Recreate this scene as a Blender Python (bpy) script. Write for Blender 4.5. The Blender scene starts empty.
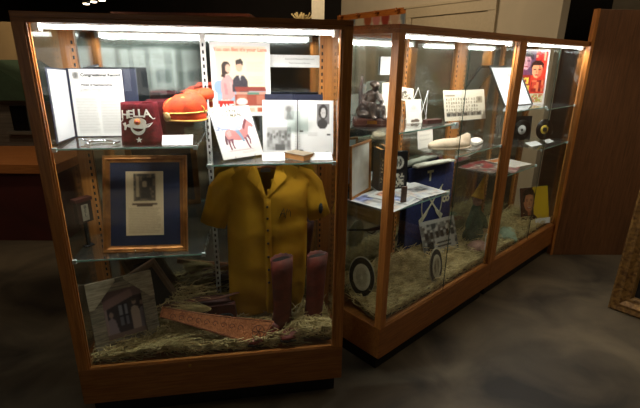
import bpy, bmesh, math, random
import numpy as np
from mathutils import Matrix, Vector, noise
R = random.Random(7)
S = bpy.context.scene
COL = S.collection
PI = math.pi

# ------------------------------------------------------------------ materials
def srgb(c):
    return tuple((x/12.92 if x <= .04045 else ((x+.055)/1.055)**2.4) for x in [v/255 for v in c])
MATS = {}
def nodes(name):
    m = bpy.data.materials.new(name); m.use_nodes = True
    nt = m.node_tree; b = nt.nodes['Principled BSDF']
    return m, nt, b
def mat(name, c, rough=.6, metal=0, var=.12, scale=30, bump=0, c2=None, stretch=(1, 1, 1), spec=.5, sheen=0, detail=4, dist=.5, bs=None, coords='Object'):
    if name in MATS: return MATS[name]
    m, nt, b = nodes(name)
    N = nt.nodes; L = nt.links
    tc = N.new('ShaderNodeTexCoord'); mp = N.new('ShaderNodeMapping'); mp.inputs['Scale'].default_value = stretch
    nz = N.new('ShaderNodeTexNoise'); nz.inputs['Scale'].default_value = scale; nz.inputs['Detail'].default_value = detail; nz.inputs['Distortion'].default_value = dist
    L.new(tc.outputs[coords], mp.inputs['Vector']); L.new(mp.outputs[0], nz.inputs['Vector'])
    cr = N.new('ShaderNodeValToRGB')
    a = srgb(c); d = srgb(c2) if c2 else tuple(x*(1-2*var) for x in a); e = tuple(min(1, x*(1+var)) for x in a)
    cr.color_ramp.elements[0].position = .32; cr.color_ramp.elements[0].color = (*d, 1)
    cr.color_ramp.elements[1].position = .68; cr.color_ramp.elements[1].color = (*e, 1)
    L.new(nz.outputs['Fac'], cr.inputs['Fac']); L.new(cr.outputs[0], b.inputs['Base Color'])
    b.inputs['Roughness'].default_value = rough; b.inputs['Metallic'].default_value = metal
    b.inputs['Specular IOR Level'].default_value = spec
    if sheen: b.inputs['Sheen Weight'].default_value = sheen
    if bump:
        bp = N.new('ShaderNodeBump'); bp.inputs['Strength'].default_value = bump; bp.inputs['Distance'].default_value = .004
        if bs:
            n2 = N.new('ShaderNodeTexNoise'); n2.inputs['Scale'].default_value = bs; L.new(tc.outputs[coords], n2.inputs['Vector']); L.new(n2.outputs['Fac'], bp.inputs['Height'])
        else: L.new(nz.outputs['Fac'], bp.inputs['Height'])
        L.new(bp.outputs[0], b.inputs['Normal'])
    MATS[name] = m; return m
def glass(name, tint=(.98, .995, .988), refl=1.0, dirt=.0012):
    m = bpy.data.materials.new(name); m.use_nodes = True; nt = m.node_tree; nt.nodes.clear(); N = nt.nodes; L = nt.links
    out = N.new('ShaderNodeOutputMaterial'); tr = N.new('ShaderNodeBsdfTransparent'); tr.inputs[0].default_value = (*tint, 1)
    gl = N.new('ShaderNodeBsdfGlossy'); gl.inputs['Roughness'].default_value = .02; gl.inputs['Color'].default_value = (refl,)*3+(1,)
    lw = N.new('ShaderNodeLayerWeight'); lw.inputs[0].default_value = .5
    pw = N.new('ShaderNodeMath'); pw.operation = 'POWER'; pw.inputs[1].default_value = 5; L.new(lw.outputs['Facing'], pw.inputs[0])
    fr = N.new('ShaderNodeMath'); fr.operation = 'MULTIPLY_ADD'; fr.inputs[1].default_value = .96; fr.inputs[2].default_value = .04; L.new(pw.outputs[0], fr.inputs[0])
    mx = N.new('ShaderNodeMixShader'); L.new(fr.outputs[0], mx.inputs[0]); L.new(tr.outputs[0], mx.inputs[1]); L.new(gl.outputs[0], mx.inputs[2])
    df = N.new('ShaderNodeBsdfDiffuse'); df.inputs[0].default_value = (.8, .85, .85, 1)
    nz = N.new('ShaderNodeTexNoise'); nz.inputs['Scale'].default_value = 2.5; nz.inputs['Detail'].default_value = 6
    tc = N.new('ShaderNodeTexCoord'); L.new(tc.outputs['Object'], nz.inputs['Vector'])
    mu = N.new('ShaderNodeMath'); mu.operation = 'MULTIPLY'; mu.inputs[1].default_value = dirt*2; L.new(nz.outputs['Fac'], mu.inputs[0])
    m2 = N.new('ShaderNodeMixShader'); L.new(mu.outputs[0], m2.inputs[0]); L.new(mx.outputs[0], m2.inputs[1]); L.new(df.outputs[0], m2.inputs[2])
    L.new(m2.outputs[0], out.inputs[0]); return m
def emis(name, c, s):
    m = bpy.data.materials.new(name); m.use_nodes = True; nt = m.node_tree; b = nt.nodes['Principled BSDF']
    b.inputs['Base Color'].default_value = (.8, .8, .8, 1); b.inputs['Emission Color'].default_value = (*c, 1); b.inputs['Emission Strength'].default_value = s
    return m
def printmat(name, rough=.45, spec=.4):
    m, nt, b = nodes(name); a = nt.nodes.new('ShaderNodeAttribute'); a.attribute_name = 'ink'
    nt.links.new(a.outputs['Color'], b.inputs['Base Color']); b.inputs['Roughness'].default_value = rough; b.inputs['Specular IOR Level'].default_value = spec
    return m
def woodmat(name, c, c2, rough=.4, axis=2, sc=6):
    st = [14, 14, 14]; st[axis] = .8
    return mat(name, c, rough, c2=c2, scale=sc, stretch=tuple(st), detail=6, dist=1.2, var=.1, bump=.05, coords='Object')
WOODV = woodmat('case_wood_upright', (186, 122, 58), (154, 94, 40))
WOODH = woodmat('case_wood_rail', (158, 100, 46), (128, 76, 32), axis=0)
GLASS = glass('clear_glass'); SHELFG = glass('shelf_glass', (.95, .985, .97), 1, .012)
m, nt, b = nodes('shelf_edge'); b.inputs['Base Color'].default_value = (.35, .62, .55, 1); b.inputs['Roughness'].default_value = .15; SEDGE = m
MIR = mat('mirror_backing', (186, 192, 190), .06, 1, var=.08, scale=5)
BLACK = mat('black_kick', (14, 12, 11), .8)
WHITEM = mat('white_enamel', (215, 215, 210), .4, var=.03)
STEEL = mat('zinc_steel', (165, 165, 160), .35, .9)
CHROME = mat('chrome', (210, 210, 212), .15, 1, var=.05)
BRASS = mat('brass', (176, 132, 60), .3, 1)
DARK = mat('dark_slot', (25, 22, 20), .8)
PRINT = printmat('printed_paper'); PRINTG = printmat('glossy_print', .2, .5)
CARD = mat('white_card', (212, 212, 210), .6, var=.02)
TUBE = emis('fluorescent_tube', (1, .97, .92), 11)
STEXT = mat('ink_black', (22, 20, 22), .6)

# ------------------------------------------------------------------ mesh builder
class MB:
    def __init__(s): s.v = []; s.f = []; s.m = []; s.sm = []
    def add(s, vs, fs, mi=0, smooth=False, M=None):
        o = len(s.v)
        s.v += [tuple(M @ Vector(p)) if M else tuple(p) for p in vs]
        s.f += [tuple(i+o for i in f) for f in fs]; s.m += [mi]*len(fs); s.sm += [smooth]*len(fs); return s
    def box(s, x0, x1, y0, y1, z0, z1, mi=0, M=None):
        vs = [(x, y, z) for x in (x0, x1) for y in (y0, y1) for z in (z0, z1)]
        return s.add(vs, [(0, 1, 3, 2), (4, 6, 7, 5), (0, 4, 5, 1), (2, 3, 7, 6), (0, 2, 6, 4), (1, 5, 7, 3)], mi, False, M)
    def loft(s, rings, cap=True, mi=0, smooth=True, M=None, closed=False):
        n = len(rings[0]); vs = [p for r in rings for p in r]; fs = []
        K = len(rings)
        for i in range(K if closed else K-1):
            for j in range(n): a = i*n; b_ = ((i+1) % K)*n; fs.append((a+j, a+(j+1) % n, b_+(j+1) % n, b_+j))
        if cap and not closed: fs += [tuple(range(n))[::-1], tuple((K-1)*n+j for j in range(n))]
        return s.add(vs, fs, mi, smooth, M)
    def tube(s, pts, r, n=8, mi=0, closed=False, M=None, cap=True, flat=1):
        P_ = [Vector(p) for p in pts]; rings = []; K = len(P_); up = None
        for i, p in enumerate(P_):
            if closed: t = P_[(i+1) % K]-P_[i-1]
            else: t = P_[min(i+1, K-1)]-P_[max(i-1, 0)]
            t.normalize()
            if up is None: up = Vector((0, 0, 1)) if abs(t.z) < .9 else Vector((1, 0, 0))
            a = t.cross(up); a.normalize(); b_ = a.cross(t); up = b_
            rr = r[i] if isinstance(r, (list, tuple)) else r
            rings.append([p+a*math.cos(2*PI*k/n)*rr+b_*math.sin(2*PI*k/n)*rr*flat for k in range(n)])
        return s.loft(rings, cap, mi, True, M, closed)
    def lathe(s, prof, n=24, mi=0, M=None, sx=1, sy=1):
        rings = [[(r*math.cos(2*PI*k/n)*sx, r*math.sin(2*PI*k/n)*sy, z) for k in range(n)] for r, z in prof]
        return s.loft(rings, True, mi, True, M)
    def prism(s, poly, y0, y1, mi=0, M=None):   # polygon in x,z
        n = len(poly); vs = [(x, y0, z) for x, z in poly]+[(x, y1, z) for x, z in poly]
        fs = [tuple(range(n)), tuple(range(2*n-1, n-1, -1))]+[(i, n+i, n+(i+1) % n, (i+1) % n) for i in range(n)]
        return s.add(vs, fs, mi, False, M)
    def frame(s, w, h, t, d, y=0, mi=0, prof=None, M=None):
        """mitred picture moulding, bottom at z=0, width t, depth d; prof = list of (inward 0..1, y offset)"""
        prof = prof or [(0, d), (0, .25*d), (.12, 0), (.35, .12*d), (.5, .05*d), (.75, .35*d), (1, .45*d), (1, d)]
        rings = []
        for (q, yy) in prof:
            i = q*t; rings.append([(-w/2+i, y+yy, i), (w/2-i, y+yy, i), (w/2-i, y+yy, h-i), (-w/2+i, y+yy, h-i)])
        return s.loft(rings, False, mi, False, M, True)
    def mesh(s, name, mats):
        me = bpy.data.meshes.new(name); me.from_pydata(s.v, [], s.f)
        for m_ in (mats if isinstance(mats, (list, tuple)) else [mats]): me.materials.append(m_)
        me.polygons.foreach_set('material_index', s.m); me.polygons.foreach_set('use_smooth', s.sm)
        bm = bmesh.new(); bm.from_mesh(me); bmesh.ops.recalc_face_normals(bm, faces=bm.faces); bm.to_mesh(me); bm.free()
        return me
    def build(s, name, mats, parent=None, M=None, bevel=0):
        o = bpy.data.objects.new(name, s.mesh(name, mats)); COL.objects.link(o)
        if parent: o.parent = parent
        if M is not None: o.matrix_basis = M
        if bevel:
            b_ = o.modifiers.new('bevel', 'BEVEL'); b_.width = bevel; b_.segments = 2; b_.limit_method = 'ANGLE'
        return o
def T(x=0, y=0, z=0): return Matrix.Translation((x, y, z))
def Rz(a): return Matrix.Rotation(a, 4, 'Z')
def Rx(a): return Matrix.Rotation(a, 4, 'X')
def Ry(a): return Matrix.Rotation(a, 4, 'Y')
def tag(o, label, cat, group=None):
    o['label'] = label; o['category'] = cat
    if group: o['group'] = group
    return o
def thing(name, label, cat, M, group=None):
    o = bpy.data.objects.new(name, None); COL.objects.link(o); o.empty_display_size = .05; o.matrix_basis = M
    return tag(o, label, cat, group)
def struct(o): o['kind'] = 'structure'; return o
def sculpt(name, blobs, m, parent=None, M=None, vox=.006, disp=0, dsc=30, smooth=4):
    """ellipsoids/tapered limbs fused into one continuous skin"""
    mb = MB()
    for b_ in blobs:
        if b_[0] == 'e':
            _, c, r, *rot = b_
            mm = T(*c) @ (rot[0] if rot else Matrix()) @ Matrix.Diagonal((*r, 1))
            prof = [(math.sin(PI*k/10), -math.cos(PI*k/10)) for k in range(1, 10)]
            mb.lathe([(.02, -1)]+prof+[(.02, 1)], 16, M=mm)
        elif b_[0] == 't': mb.tube(b_[1], b_[2], 10)
        elif b_[0] == 'b': mb.box(*b_[1:7], M=b_[7] if len(b_) > 7 else None)
    o = mb.build('tmp_'+name, m)
    r = o.modifiers.new('r', 'REMESH'); r.mode = 'VOXEL'; r.voxel_size = vox
    s_ = o.modifiers.new('s', 'SMOOTH'); s_.iterations = smooth; s_.factor = .6
    dg = bpy.context.evaluated_depsgraph_get(); me = bpy.data.meshes.new_from_object(o.evaluated_get(dg))
    bpy.data.objects.remove(o)
    if disp:
        for v in me.vertices:
            nn = noise.noise(v.co*dsc)+.5*noise.noise(v.co*dsc*2.3); v.co += v.normal*nn*disp
    me.polygons.foreach_set('use_smooth', [True]*len(me.polygons)); me.name = name
    o = bpy.data.objects.new(name, me); COL.objects.link(o)
    if parent: o.parent = parent
    if M is not None: o.matrix_basis = M
    return o
def text(name, body, size, m, parent, M, ext=.0006, align='CENTER', bold=0, shear=0, space=1, lsp=1):
    """upright lettering in local x,z facing -y"""
    c = bpy.data.curves.new('t', 'FONT'); c.body = body; c.size = size; c.extrude = ext; c.align_x = align; c.offset = bold; c.shear = shear
    c.space_character = space; c.space_line = lsp; c.resolution_u = 3
    o = bpy.data.objects.new('t', c); COL.objects.link(o)
    dg = bpy.context.evaluated_depsgraph_get(); me = bpy.data.meshes.new_from_object(o.evaluated_get(dg)); bpy.data.objects.remove(o)
    me.transform(Rx(PI/2)); me.materials.clear(); me.materials.append(m)
    q = bpy.data.objects.new(name, me); COL.objects.link(q); q.parent = parent; q.matrix_basis = M
    return q

# ------------------------------------------------------------------ ink painter for printed matter
class Canvas:
    def __init__(s, nx, ny, c=(240, 238, 232)):
        s.nx, s.ny = nx, ny; s.a = np.zeros((ny, nx, 3)); s.a[:] = c
        s.X, s.Y = np.meshgrid((np.arange(nx)+.5)/nx, (np.arange(ny)+.5)/ny)
    def put(s, k, c, al=1): s.a[k] = s.a[k]*(1-al)+np.array(c)*al; return s
    def rect(s, x0, y0, x1, y1, c, al=1): return s.put((s.X >= x0) & (s.X < x1) & (s.Y >= y0) & (s.Y < y1), c, al)
    def ell(s, cx, cy, rx, ry, c, al=1): return s.put(((s.X-cx)/rx)**2+((s.Y-cy)/ry)**2 < 1, c, al)
    def poly(s, P_, c, al=1):
        k = np.zeros(s.X.shape, bool); n = len(P_)
        for i in range(n):
            (x0, y0), (x1, y1) = P_[i], P_[(i+1) % n]
            if y0 == y1: continue
            k ^= ((y0 > s.Y) != (y1 > s.Y)) & (s.X < (x1-x0)*(s.Y-y0)/(y1-y0)+x0)
        return s.put(k, c, al)
    def blur(s, n=1):
        for _ in range(n):
            p = np.pad(s.a, ((1, 1), (1, 1), (0, 0)), 'edge'); s.a = (p[1:-1, 1:-1]*2+p[:-2, 1:-1]+p[2:, 1:-1]+p[1:-1, :-2]+p[1:-1, 2:])/6
        return s
    def speck(s, x0, y0, x1, y1, cs, seed=1, cell=1, al=1):
        r = np.random.RandomState(seed); ids = r.randint(0, len(cs), ((s.ny//cell)+1, (s.nx//cell)+1)).repeat(cell, 0).repeat(cell, 1)[:s.ny, :s.nx]
        k = (s.X >= x0) & (s.X < x1) & (s.Y >= y0) & (s.Y < y1); c = np.array(cs, float)[ids]
        s.a[k] = s.a[k]*(1-al)+c[k]*al; return s
    def lines(s, x0, y0, x1, y1, c=(120, 118, 115), step=2, al=.45, seed=3):
        r = np.random.RandomState(seed); i0, i1 = int(y0*s.ny), int(y1*s.ny); a, b_ = int(x0*s.nx), int(x1*s.nx)
        for i in range(i0, i1, step):
            e = b_-r.randint(0, max(1, (b_-a)//5)) if r.rand() < .3 else b_
            w = al*(.5+.5*r.rand(max(0, e-a)))[:, None]; s.a[i, a:e] = s.a[i, a:e]*(1-w)+np.array(c)*w
        return s
def sheet(name, w, h, cv, parent=None, M=None, th=.0015, curl=0, m=None, edge=(225, 225, 220), bend=0):
    nx, ny = cv.nx, cv.ny; vs = []; fs = []
    def dy(x, z): return curl*((x/(w/2))**2)+bend*math.sin(z/h*PI)
    for j in range(ny+1):
        for i in range(nx+1):
            x = -w/2+w*i/nx; z = h*(1-j/ny); vs.append((x, -th+dy(x, z), z))
    for j in range(ny):
        for i in range(nx): a = j*(nx+1)+i; fs.append((a, a+nx+1, a+nx+2, a+1))
    o = len(vs); K = 8
    for j in range(2):
        for i in range(K+1):
            x = -w/2+w*i/K; z = h*(1-j); vs.append((x, dy(x, z), z))
    for i in range(K): fs.append((o+i, o+i+1, o+K+1+i+1, o+K+1+i))
    fs += [(0, o, o+K+1, ny*(nx+1)), (nx, (ny+1)*(nx+1)-1, o+2*K+1, o+K)]
    me = bpy.data.meshes.new(name); me.from_pydata(vs, [], fs); me.materials.append(m or PRINT)
    lin = (cv.blur() if nx > 20 else cv).a/255; lin = np.where(lin <= .04045, lin/12.92, ((np.clip(lin, 0, 1)+.055)/1.055)**2.4)
    c = np.ones((len(fs), 4)); c[:nx*ny, :3] = lin.reshape(-1, 3); c[nx*ny:, :3] = srgb(edge)
    c[:, :3] *= .76
    at = me.attributes.new('ink', 'FLOAT_COLOR', 'FACE'); at.data.foreach_set('color', c.ravel())
    ob = bpy.data.objects.new(name, me); COL.objects.link(ob)
    if parent: ob.parent = parent
    if M is not None: ob.matrix_basis = M
    return ob

# ------------------------------------------------------------------ frames of reference
def basis(o, a, b): return Matrix(((a[0], b[0], 0, o[0]), (a[1], b[1], 0, o[1]), (0, 0, 1, 0), (0, 0, 0, 1)))
MA = basis((-1.1108, 1.6884), (.98547, .16983), (-.16983, .98547))
MBB = basis((.3350, 2.0503), (.73065, .68276), (-.68276, .73065))
def place(M, u, v, z, yaw=0, tilt=0): return M @ T(u, v, z) @ Rz(yaw) @ Rx(-tilt)

# ------------------------------------------------------------------ room
FLOOR = mat('concrete_floor', (104, 92, 72), .55, c2=(44, 38, 30), scale=1.9, detail=9, dist=.8, var=.1, bump=.15, bs=40)
PLASTER = mat('cream_wall', (196, 182, 156), .8, var=.05, scale=2)
DWALL = mat('dark_wall', (40, 34, 30), .9, scale=2)
BEIGEW = mat('beige_wall', (165, 138, 96), .85, var=.08, scale=3)
struct(MB().box(-6, 6, -4.5, 10, -.1, 0).build('floor', FLOOR))
struct(MB().box(-6, 6, -4.5, 10, 3.6, 3.7).build('ceiling', mat('ceiling_black', (22, 20, 20), .95)))
struct(MB().box(-6, 6, 10, 10.1, 0, 3.6).build('wall_back', DWALL))
struct(MB().box(-6, 6, -4.6, -4.5, 0, 3.6).build('wall_front', BEIGEW))
struct(MB().box(-6.1, -6, -4.5, 10, 0, 3.6).build('wall_left', DWALL))
struct(MB().box(6, 6.1, -4.5, 10, 0, 3.6).build('wall_right', PLASTER))
# cream partition with the door, running away behind the cases
wp = Vector((2.47, 4.6, 0)); wd = Vector((-.5, .866, 0)); MW = basis((wp.x, wp.y), (wd.x, wd.y), (-wd.y, wd.x)) # x along wall, local +y points away to the lower left
WALLX = 4.3
w_ = struct(MB().box(.2, WALLX, -.12, 0, 0, 3.0).build('wall_partition', PLASTER, M=MW))
# door with casing
d_ = thing('door_1', 'cream panelled door in the partition', 'door', MW @ T(1.75, 0, 0)); del d_['label']; del d_['category']; struct(d_)
CASE_ = mat('door_paint', (188, 172, 142), .5, var=.03)
cas = MB()
cas.box(-.78, -.66, 0, .035, 0, 2.22).box(.66, .78, 0, .035, 0, 2.22).box(-.78, .78, 0, .04, 2.22, 2.34).box(-.81, .81, 0, .055, 2.34, 2.37)
cas.build('door_casing', CASE_, d_, bevel=.004)
lf = MB().box(-.66, .66, 0, .012, 0, 2.22)
for (x0, x1, z0, z1) in ((-.55, -.07, .2, .95), (.07, .55, .2, .95), (-.55, -.07, 1.1, 2.1), (.07, .55, 1.1, 2.1)): lf.frame(x1-x0, z1-z0, .03, .014, M=T((x0+x1)/2, .012, z0) @ Matrix.Scale(-1, 4, (0, 1, 0)))
lf.build('door_leaf', CASE_, d_)
MB().lathe([(.012, 0), (.012, .04), (.03, .045), (.034, .065), (.02, .08)], 16, M=T(-.42, .012, 1.0) @ Rx(-PI/2)).build('door_knob', BRASS, d_)
struct(MB().box(-.09, .07, -.09, .09, 0, 3.6, M=T(0, 0, 0)).build('trim_1', mat('white_pillar', (214, 205, 182), .7, var=.03), M=T(-.05, 6.1, 0)))
# quilt on a rail
q_ = thing('quilt_rack', 'wooden peg rail with a patchwork quilt draped under it on cream wall', 'rack', MW @ T(3.42, .005, -.10))
RAILW = woodmat('rail_wood', (176, 104, 42), (140, 76, 28), axis=0)
MB().box(-.95, .95, 0, .03, 2.38, 2.47).build('rail', RAILW, q_)
for k in range(4): MB().lathe([(.014, 0), (.012, .05), (.03, .07), (.02, .09)], 12, M=T(-.75+.5*k, .03, 2.44) @ Rx(-PI/2)).build('peg', RAILW, q_)
cv = Canvas(72, 32, (205, 190, 165)); pal = [(150, 60, 45), (190, 150, 120), (120, 128, 132), (208, 196, 168), (160, 84, 50), (196, 120, 110)]
for k in range(9):
    x = k/8-.06
    cv.poly([(x, 0), (x+.06, .5), (x+.12, 0)], pal[k % 6]); cv.poly([(x+.06, .5), (x+.12, 1), (x, 1)], pal[(k+2) % 6]); cv.poly([(x+.06, .55), (x+.12, .1), (x+.18, .55), (x+.12, 1)], pal[(k+4) % 6])
    cv.poly([(x, .1), (x+.02, .1), (x+.08, .6), (x+.06, .6)], (222, 210, 180)); cv.poly([(x+.1, .6), (x+.12, .6), (x+.18, .1), (x+.16, .1)], (222, 210, 180))
t_ = sheet('patchwork_quilt', 1.8, .8, cv, None, MW @ T(3.42, .045, 1.48) @ Rz(PI), th=.01)
tag(t_, 'red, tan and grey patchwork quilt hanging beneath the peg rail', 'quilt')
MB_spot = None

# wooden panel at right
PANEL = woodmat('panel_wood', (112, 74, 44), (92, 59, 34), .45, 2, 5)
p_ = thing('wooden_partition', 'tall plain brown wood panel standing at the end of the cases', 'partition', T(2.13, 3.69, 0) @ Rz(.03))
MB().box(0, 1.6, 0, .045, 0, 2.065).build('panel', PANEL, p_, bevel=.003)
MB().box(-.022, 0, -.004, .05, 0, 2.068).build('edge_strip', WOODV, p_)
# leaning picture frame at right
GILT = mat('worn_gilt', (150, 112, 58), .45, .35, c2=(92, 60, 30), scale=40, bump=.6, stretch=(1, 1, 1))
f_ = thing('large_picture_frame', 'large carved gilt frame with dark picture leaning at the right edge', 'picture frame', T(2.079, 2.787, 0) @ Rz(-.83) @ Rx(-.07) @ T(.55, 0, 0))
MB().frame(1.1, 1.4, .12, .06).build('moulding', GILT, f_)
MB().frame(.88, 1.18, .02, .03, M=T(0, .02, .11)).build('inner_slip', mat('dull_gold', (128, 96, 50), .5, .3), f_)
MB().box(-.44, .44, .045, .055, .12, 1.28).build('picture', mat('dark_picture', (34, 30, 30), .35, c2=(18, 18, 22), scale=4), f_)

# left: diorama bench and model building
LW = woodmat('bench_wood', (176, 112, 58), (150, 90, 44), axis=0)
REDW = mat('dark_red_panel', (74, 26, 18), .6, var=.15, scale=3)
b_ = thing('display_bench', 'low display bench with a light wood ledge and dark red front at left', 'bench', T(-2.36, 3.82, 0) @ Rz(.02))
MB().box(-2.6, 0, 0, 1.9, .66, .745).build('ledge', LW, b_, bevel=.004)
MB().box(-2.55, -.04, .03, 1.86, 0, .66).build('front_panel', REDW, b_)
h_ = thing('model_cabin', 'grey clapboard model cabin with green gabled roof on the left bench', 'model building', T(-3.42, 4.62, .745) @ Rz(.05))
CLAP = mat('grey_clapboard', (92, 84, 72), .8, c2=(62, 56, 48), scale=30, stretch=(.1, 1, 6))
MB().box(-.75, .62, 0, .8, 0, .5).build('walls', CLAP, h_)
rf = MB(); rf.prism([(-.85, .48), (.72, .48), (.40, .66), (.1, .86), (-.6, .86)], -.08, .88); rf.build('roof', mat('green_roof', (44, 62, 40), .8, scale=20), h_)
MB().box(.2, .36, -.012, .0, .17, .42).build('window', mat('dark_pane', (12, 12, 14), .2), h_)
MB().box(-.5, -.25, -.012, 0, 0, .4).build('door', mat('cabin_door', (50, 42, 34), .6), h_)
MB().box(.14, .42, -.05, -.0, .13, .16).build('sill', CLAP, h_)
tag(MB().box(-5.4, -2.75, 5.78, 5.84, 0, 2.04).build('backdrop_panel', BEIGEW), 'beige backdrop panel rising behind the model cabin', 'panel')
c_ = thing('tall_cabinet', 'reddish wood cabinet top showing above the front case in the back', 'cabinet', T(-2.28, 5.2, 0))
RW = woodmat('reddish_wood', (116, 58, 34), (92, 42, 24), axis=2)
MB().box(0, 1.47, 0, .5, 0, 2.09).build('body', RW, c_)
MB().box(-.02, 1.49, -.02, .52, 2.09, 2.12).build('cornice', RW, c_)
for k in range(2): d2 = MB().box(.03+.72*k, .72+.72*k, -.02, -.0, .1, 2.05).build('door', RW, c_); MB().lathe([(.008, 0), (.008, .02), (.018, .03)], 10, M=T(.66 if k == 0 else .8, -.02, 1.1) @ Rx(PI/2)).build('door_knob', BRASS, d2)
# ceiling track lamps
tr = thing('track_light', 'three small spot lamps on a ceiling track, upper left', 'lamp', T(-2.36, 5.0, 0))
MB().box(-.25, .25, -.02, .02, 2.32, 2.35).build('track', BLACK, tr)
MB().tube([(0, 0, 2.35), (0, 0, 3.6)], .012).build('drop_rod', BLACK, tr)
BULB = emis('spot_bulb', (1, .8, .55), 14)
for x, z in ((-.1, 2.18), (-.02, 2.2), (.07, 2.215)):
    hd = MB().lathe([(.015, .12), (.03, .1), (.035, .02), (.04, 0)], 14, M=T(x, 0, z)).tube([(x, 0, z+.1), (x, 0, 2.33)], .006).build('lamp_head', BLACK, tr)
    MB().lathe([(.004, -.012), (.028, -.008), (.03, .004), (.005, .006)], 14, M=T(x, 0, z)).build('bulb', BULB, hd)
# dried arrangement near pillar
dr = thing('dried_flowers', 'small dried flower bunch just left of the white pillar', 'flowers', T(-.27, 6.3, 0))
MB().box(-.16, .14, -.12, .12, 0, 2.08).build('stand', DWALL, dr)
fl = MB()
for k in range(60):
    a = R.uniform(0, 2*PI); e = R.uniform(.03, .16); fl.tube([(0, 0, 2.08), (e*.5*math.cos(a), e*.5*math.sin(a), 2.14), (e*math.cos(a), e*math.sin(a)*.5, 2.12+R.uniform(0, .12))], [.003, .006, .012], 5)
fl.build('blossoms', mat('dried_petals', (176, 158, 110), .9, c2=(120, 100, 60), scale=60), dr)
# board of notices behind the photographer (seen only in the mirrored backs)
bd = thing('notice_board', 'dark board of pale sheets on the opposite wall, seen reflected', 'board', MA @ T(-.5, -3.12, 0) @ Rz(PI))
MB().box(-.95, .95, 0, .04, 1.2, 1.82).build('board', mat('board_green', (84, 96, 90), .8), bd)
for x in (-.9, .85): MB().box(x, x+.05, 0, .04, 0, 1.2).build('leg', BLACK, bd)
for k, (x, z, w, h) in enumerate(((-.72, 1.3, .26, .44), (-.36, 1.28, .3, .48), (-.02, 1.32, .28, .42), (.3, 1.3, .24, .46), (.62, 1.28, .3, .46))):
    cv = Canvas(20, 30, (226, 232, 232)); cv.lines(.15, .15, .85, .4, step=2); cv.rect(.2, .5, .8, .85, (150, 160, 160))
    tag(sheet('pinned_sheet', w, h, cv, None, MA @ T(-.5, -3.12, 0) @ Rz(PI) @ T(x, -.002, z)), 'pale printed sheet pinned to the reflected board', 'sheet', 'sheets on the reflected board')

# ------------------------------------------------------------------ display cases
W, D, H, ZB, ZG = 1.2535, .46, 1.83, .10, .29
def make_case(name, label, M, left_glass=True, split=False, mid=WHITEM):
    c = thing(name, label, 'display case', M, 'matching oak and glass display cases')
    P = .042
    MB().box(.03, W-.03, .04, D-.03, 0, ZB+.01).build('toe_kick', BLACK, c)
    b = MB(); b.box(0, W, 0, .02, ZB, ZG).box(0, W, D-.02, D, ZB, ZG).box(0, .02, .02, D-.02, ZB, ZG).box(W-.02, W, .02, D-.02, ZB, ZG)
    b.build('base_rail', WOODH, c, bevel=.002)
    MB().box(.02, W-.02, .02, D-.02, ZG-.02, ZG-.008).build('deck', WOODH, c)
    MB().lathe([(.008, 0), (.008, .003), (.003, .004)], 12, M=T(.50, 0, ZG-.025) @ Rx(PI/2)).build('lock', BRASS, c)
    for x in (0, W-P):
        for y in (0, D-P): MB().box(x, x+P, y, y+P, ZG, H-.035).build('post', WOODV, c, bevel=.002)
    for x in (P, W-P-.008):
        for y in (.004, .026): MB().box(x, x+.008, y, y+.008, ZG, H-.035).build('glazing_bead', WOODV, c)
    b = MB(); b.box(0, W, 0, D, H-.02, H).box(0, W, 0, .02, H-.037, H-.02).box(0, .02, .02, D-.02, H-.037, H-.02).box(W-.02, W, .02, D-.02, H-.037, H-.02).box(0, W, D-.02, D, H-.037, H-.02)
    b.build('top_frame', WOODH, c, bevel=.002)
    for k in range(2 if split else 1):
        if split: x0, x1, y = ((P, W/2+.012, .014), (W/2-.012, W-P, .021))[k]
        else: x0, x1, y = P, W-P, .015
        g = MB().box(x0, x1, y, y+.004, ZG, H-.036).build('front_glass', GLASS, c)
        if split and k == 0:
            x = x1
            MB().box(x-.001, x+.001, y, y+.004, ZG, H-.036).build('ground_edge', mat('glass_edge', (52, 74, 66), .2), g)
    if left_glass: MB().box(.016, .021, P, D-P, ZG, H-.036).build('side_glass', GLASS, c)
    MB().box(W-.021, W-.016, P, D-P, ZG, H-.036).build('side_glass', GLASS, c)
    MB().box(P, W-P, D-.028, D-.022, ZG, H-.036).build('mirror_back', MIR, c)
    # lamp: housing + tube under the top, along the front
    lh = MB().box(.07, W-.07, .026, .1, H-.032, H-.021).box(.05, .07, .045, .085, H-.062, H-.021).box(W-.07, W-.05, .045, .085, H-.062, H-.021).build('lamp_housing', WHITEM, c)
    MB().tube([(.07, .064, H-.047), (W-.07, .064, H-.047)], .008, 12).build('lamp_tube', TUBE, lh)
    for x, mm in ((.012+P, WOODV), (W/2, mid), (W-P-.012, WOODV)):
        s = MB().box(x-.012, x+.012, D-.044, D-.030, ZG-.006, H-.037).build('shelf_standard', mm, c)
        sl = MB(); n = 44
        for k in range(n): z = .34+k*(1.42/n); sl.box(x-.004, x+.004, D-.0455, D-.0438, z, z+.016)
        sl.build('slots', DARK, s)
    return c
make_case('display_case', 'oak and glass display case in front, holding the mustard shirt', MA)
make_case('display_case', 'middle oak and glass display case with the navy banner and bronze figure', MBB, True, True, WOODV)
make_case('display_case', 'rearmost oak and glass display case with the records, beside the wood panel', MBB @ T(W, 0, 0), False, True, WOODV)
for k, (M, e) in enumerate(((MA, 18), (MBB, 16), (MBB @ T(W, 0, 0), 12))):
    l = bpy.data.lights.new('case_tube_light', 'AREA'); l.shape = 'RECTANGLE'; l.size = W-.16; l.size_y = .03; l.energy = e*.72; l.color = (1, .965, .92)
    o = bpy.data.objects.new('case_tube_light', l); COL.objects.link(o); o.matrix_basis = M @ T(W/2, .066, H-.058) @ Rx(.08)
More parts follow.
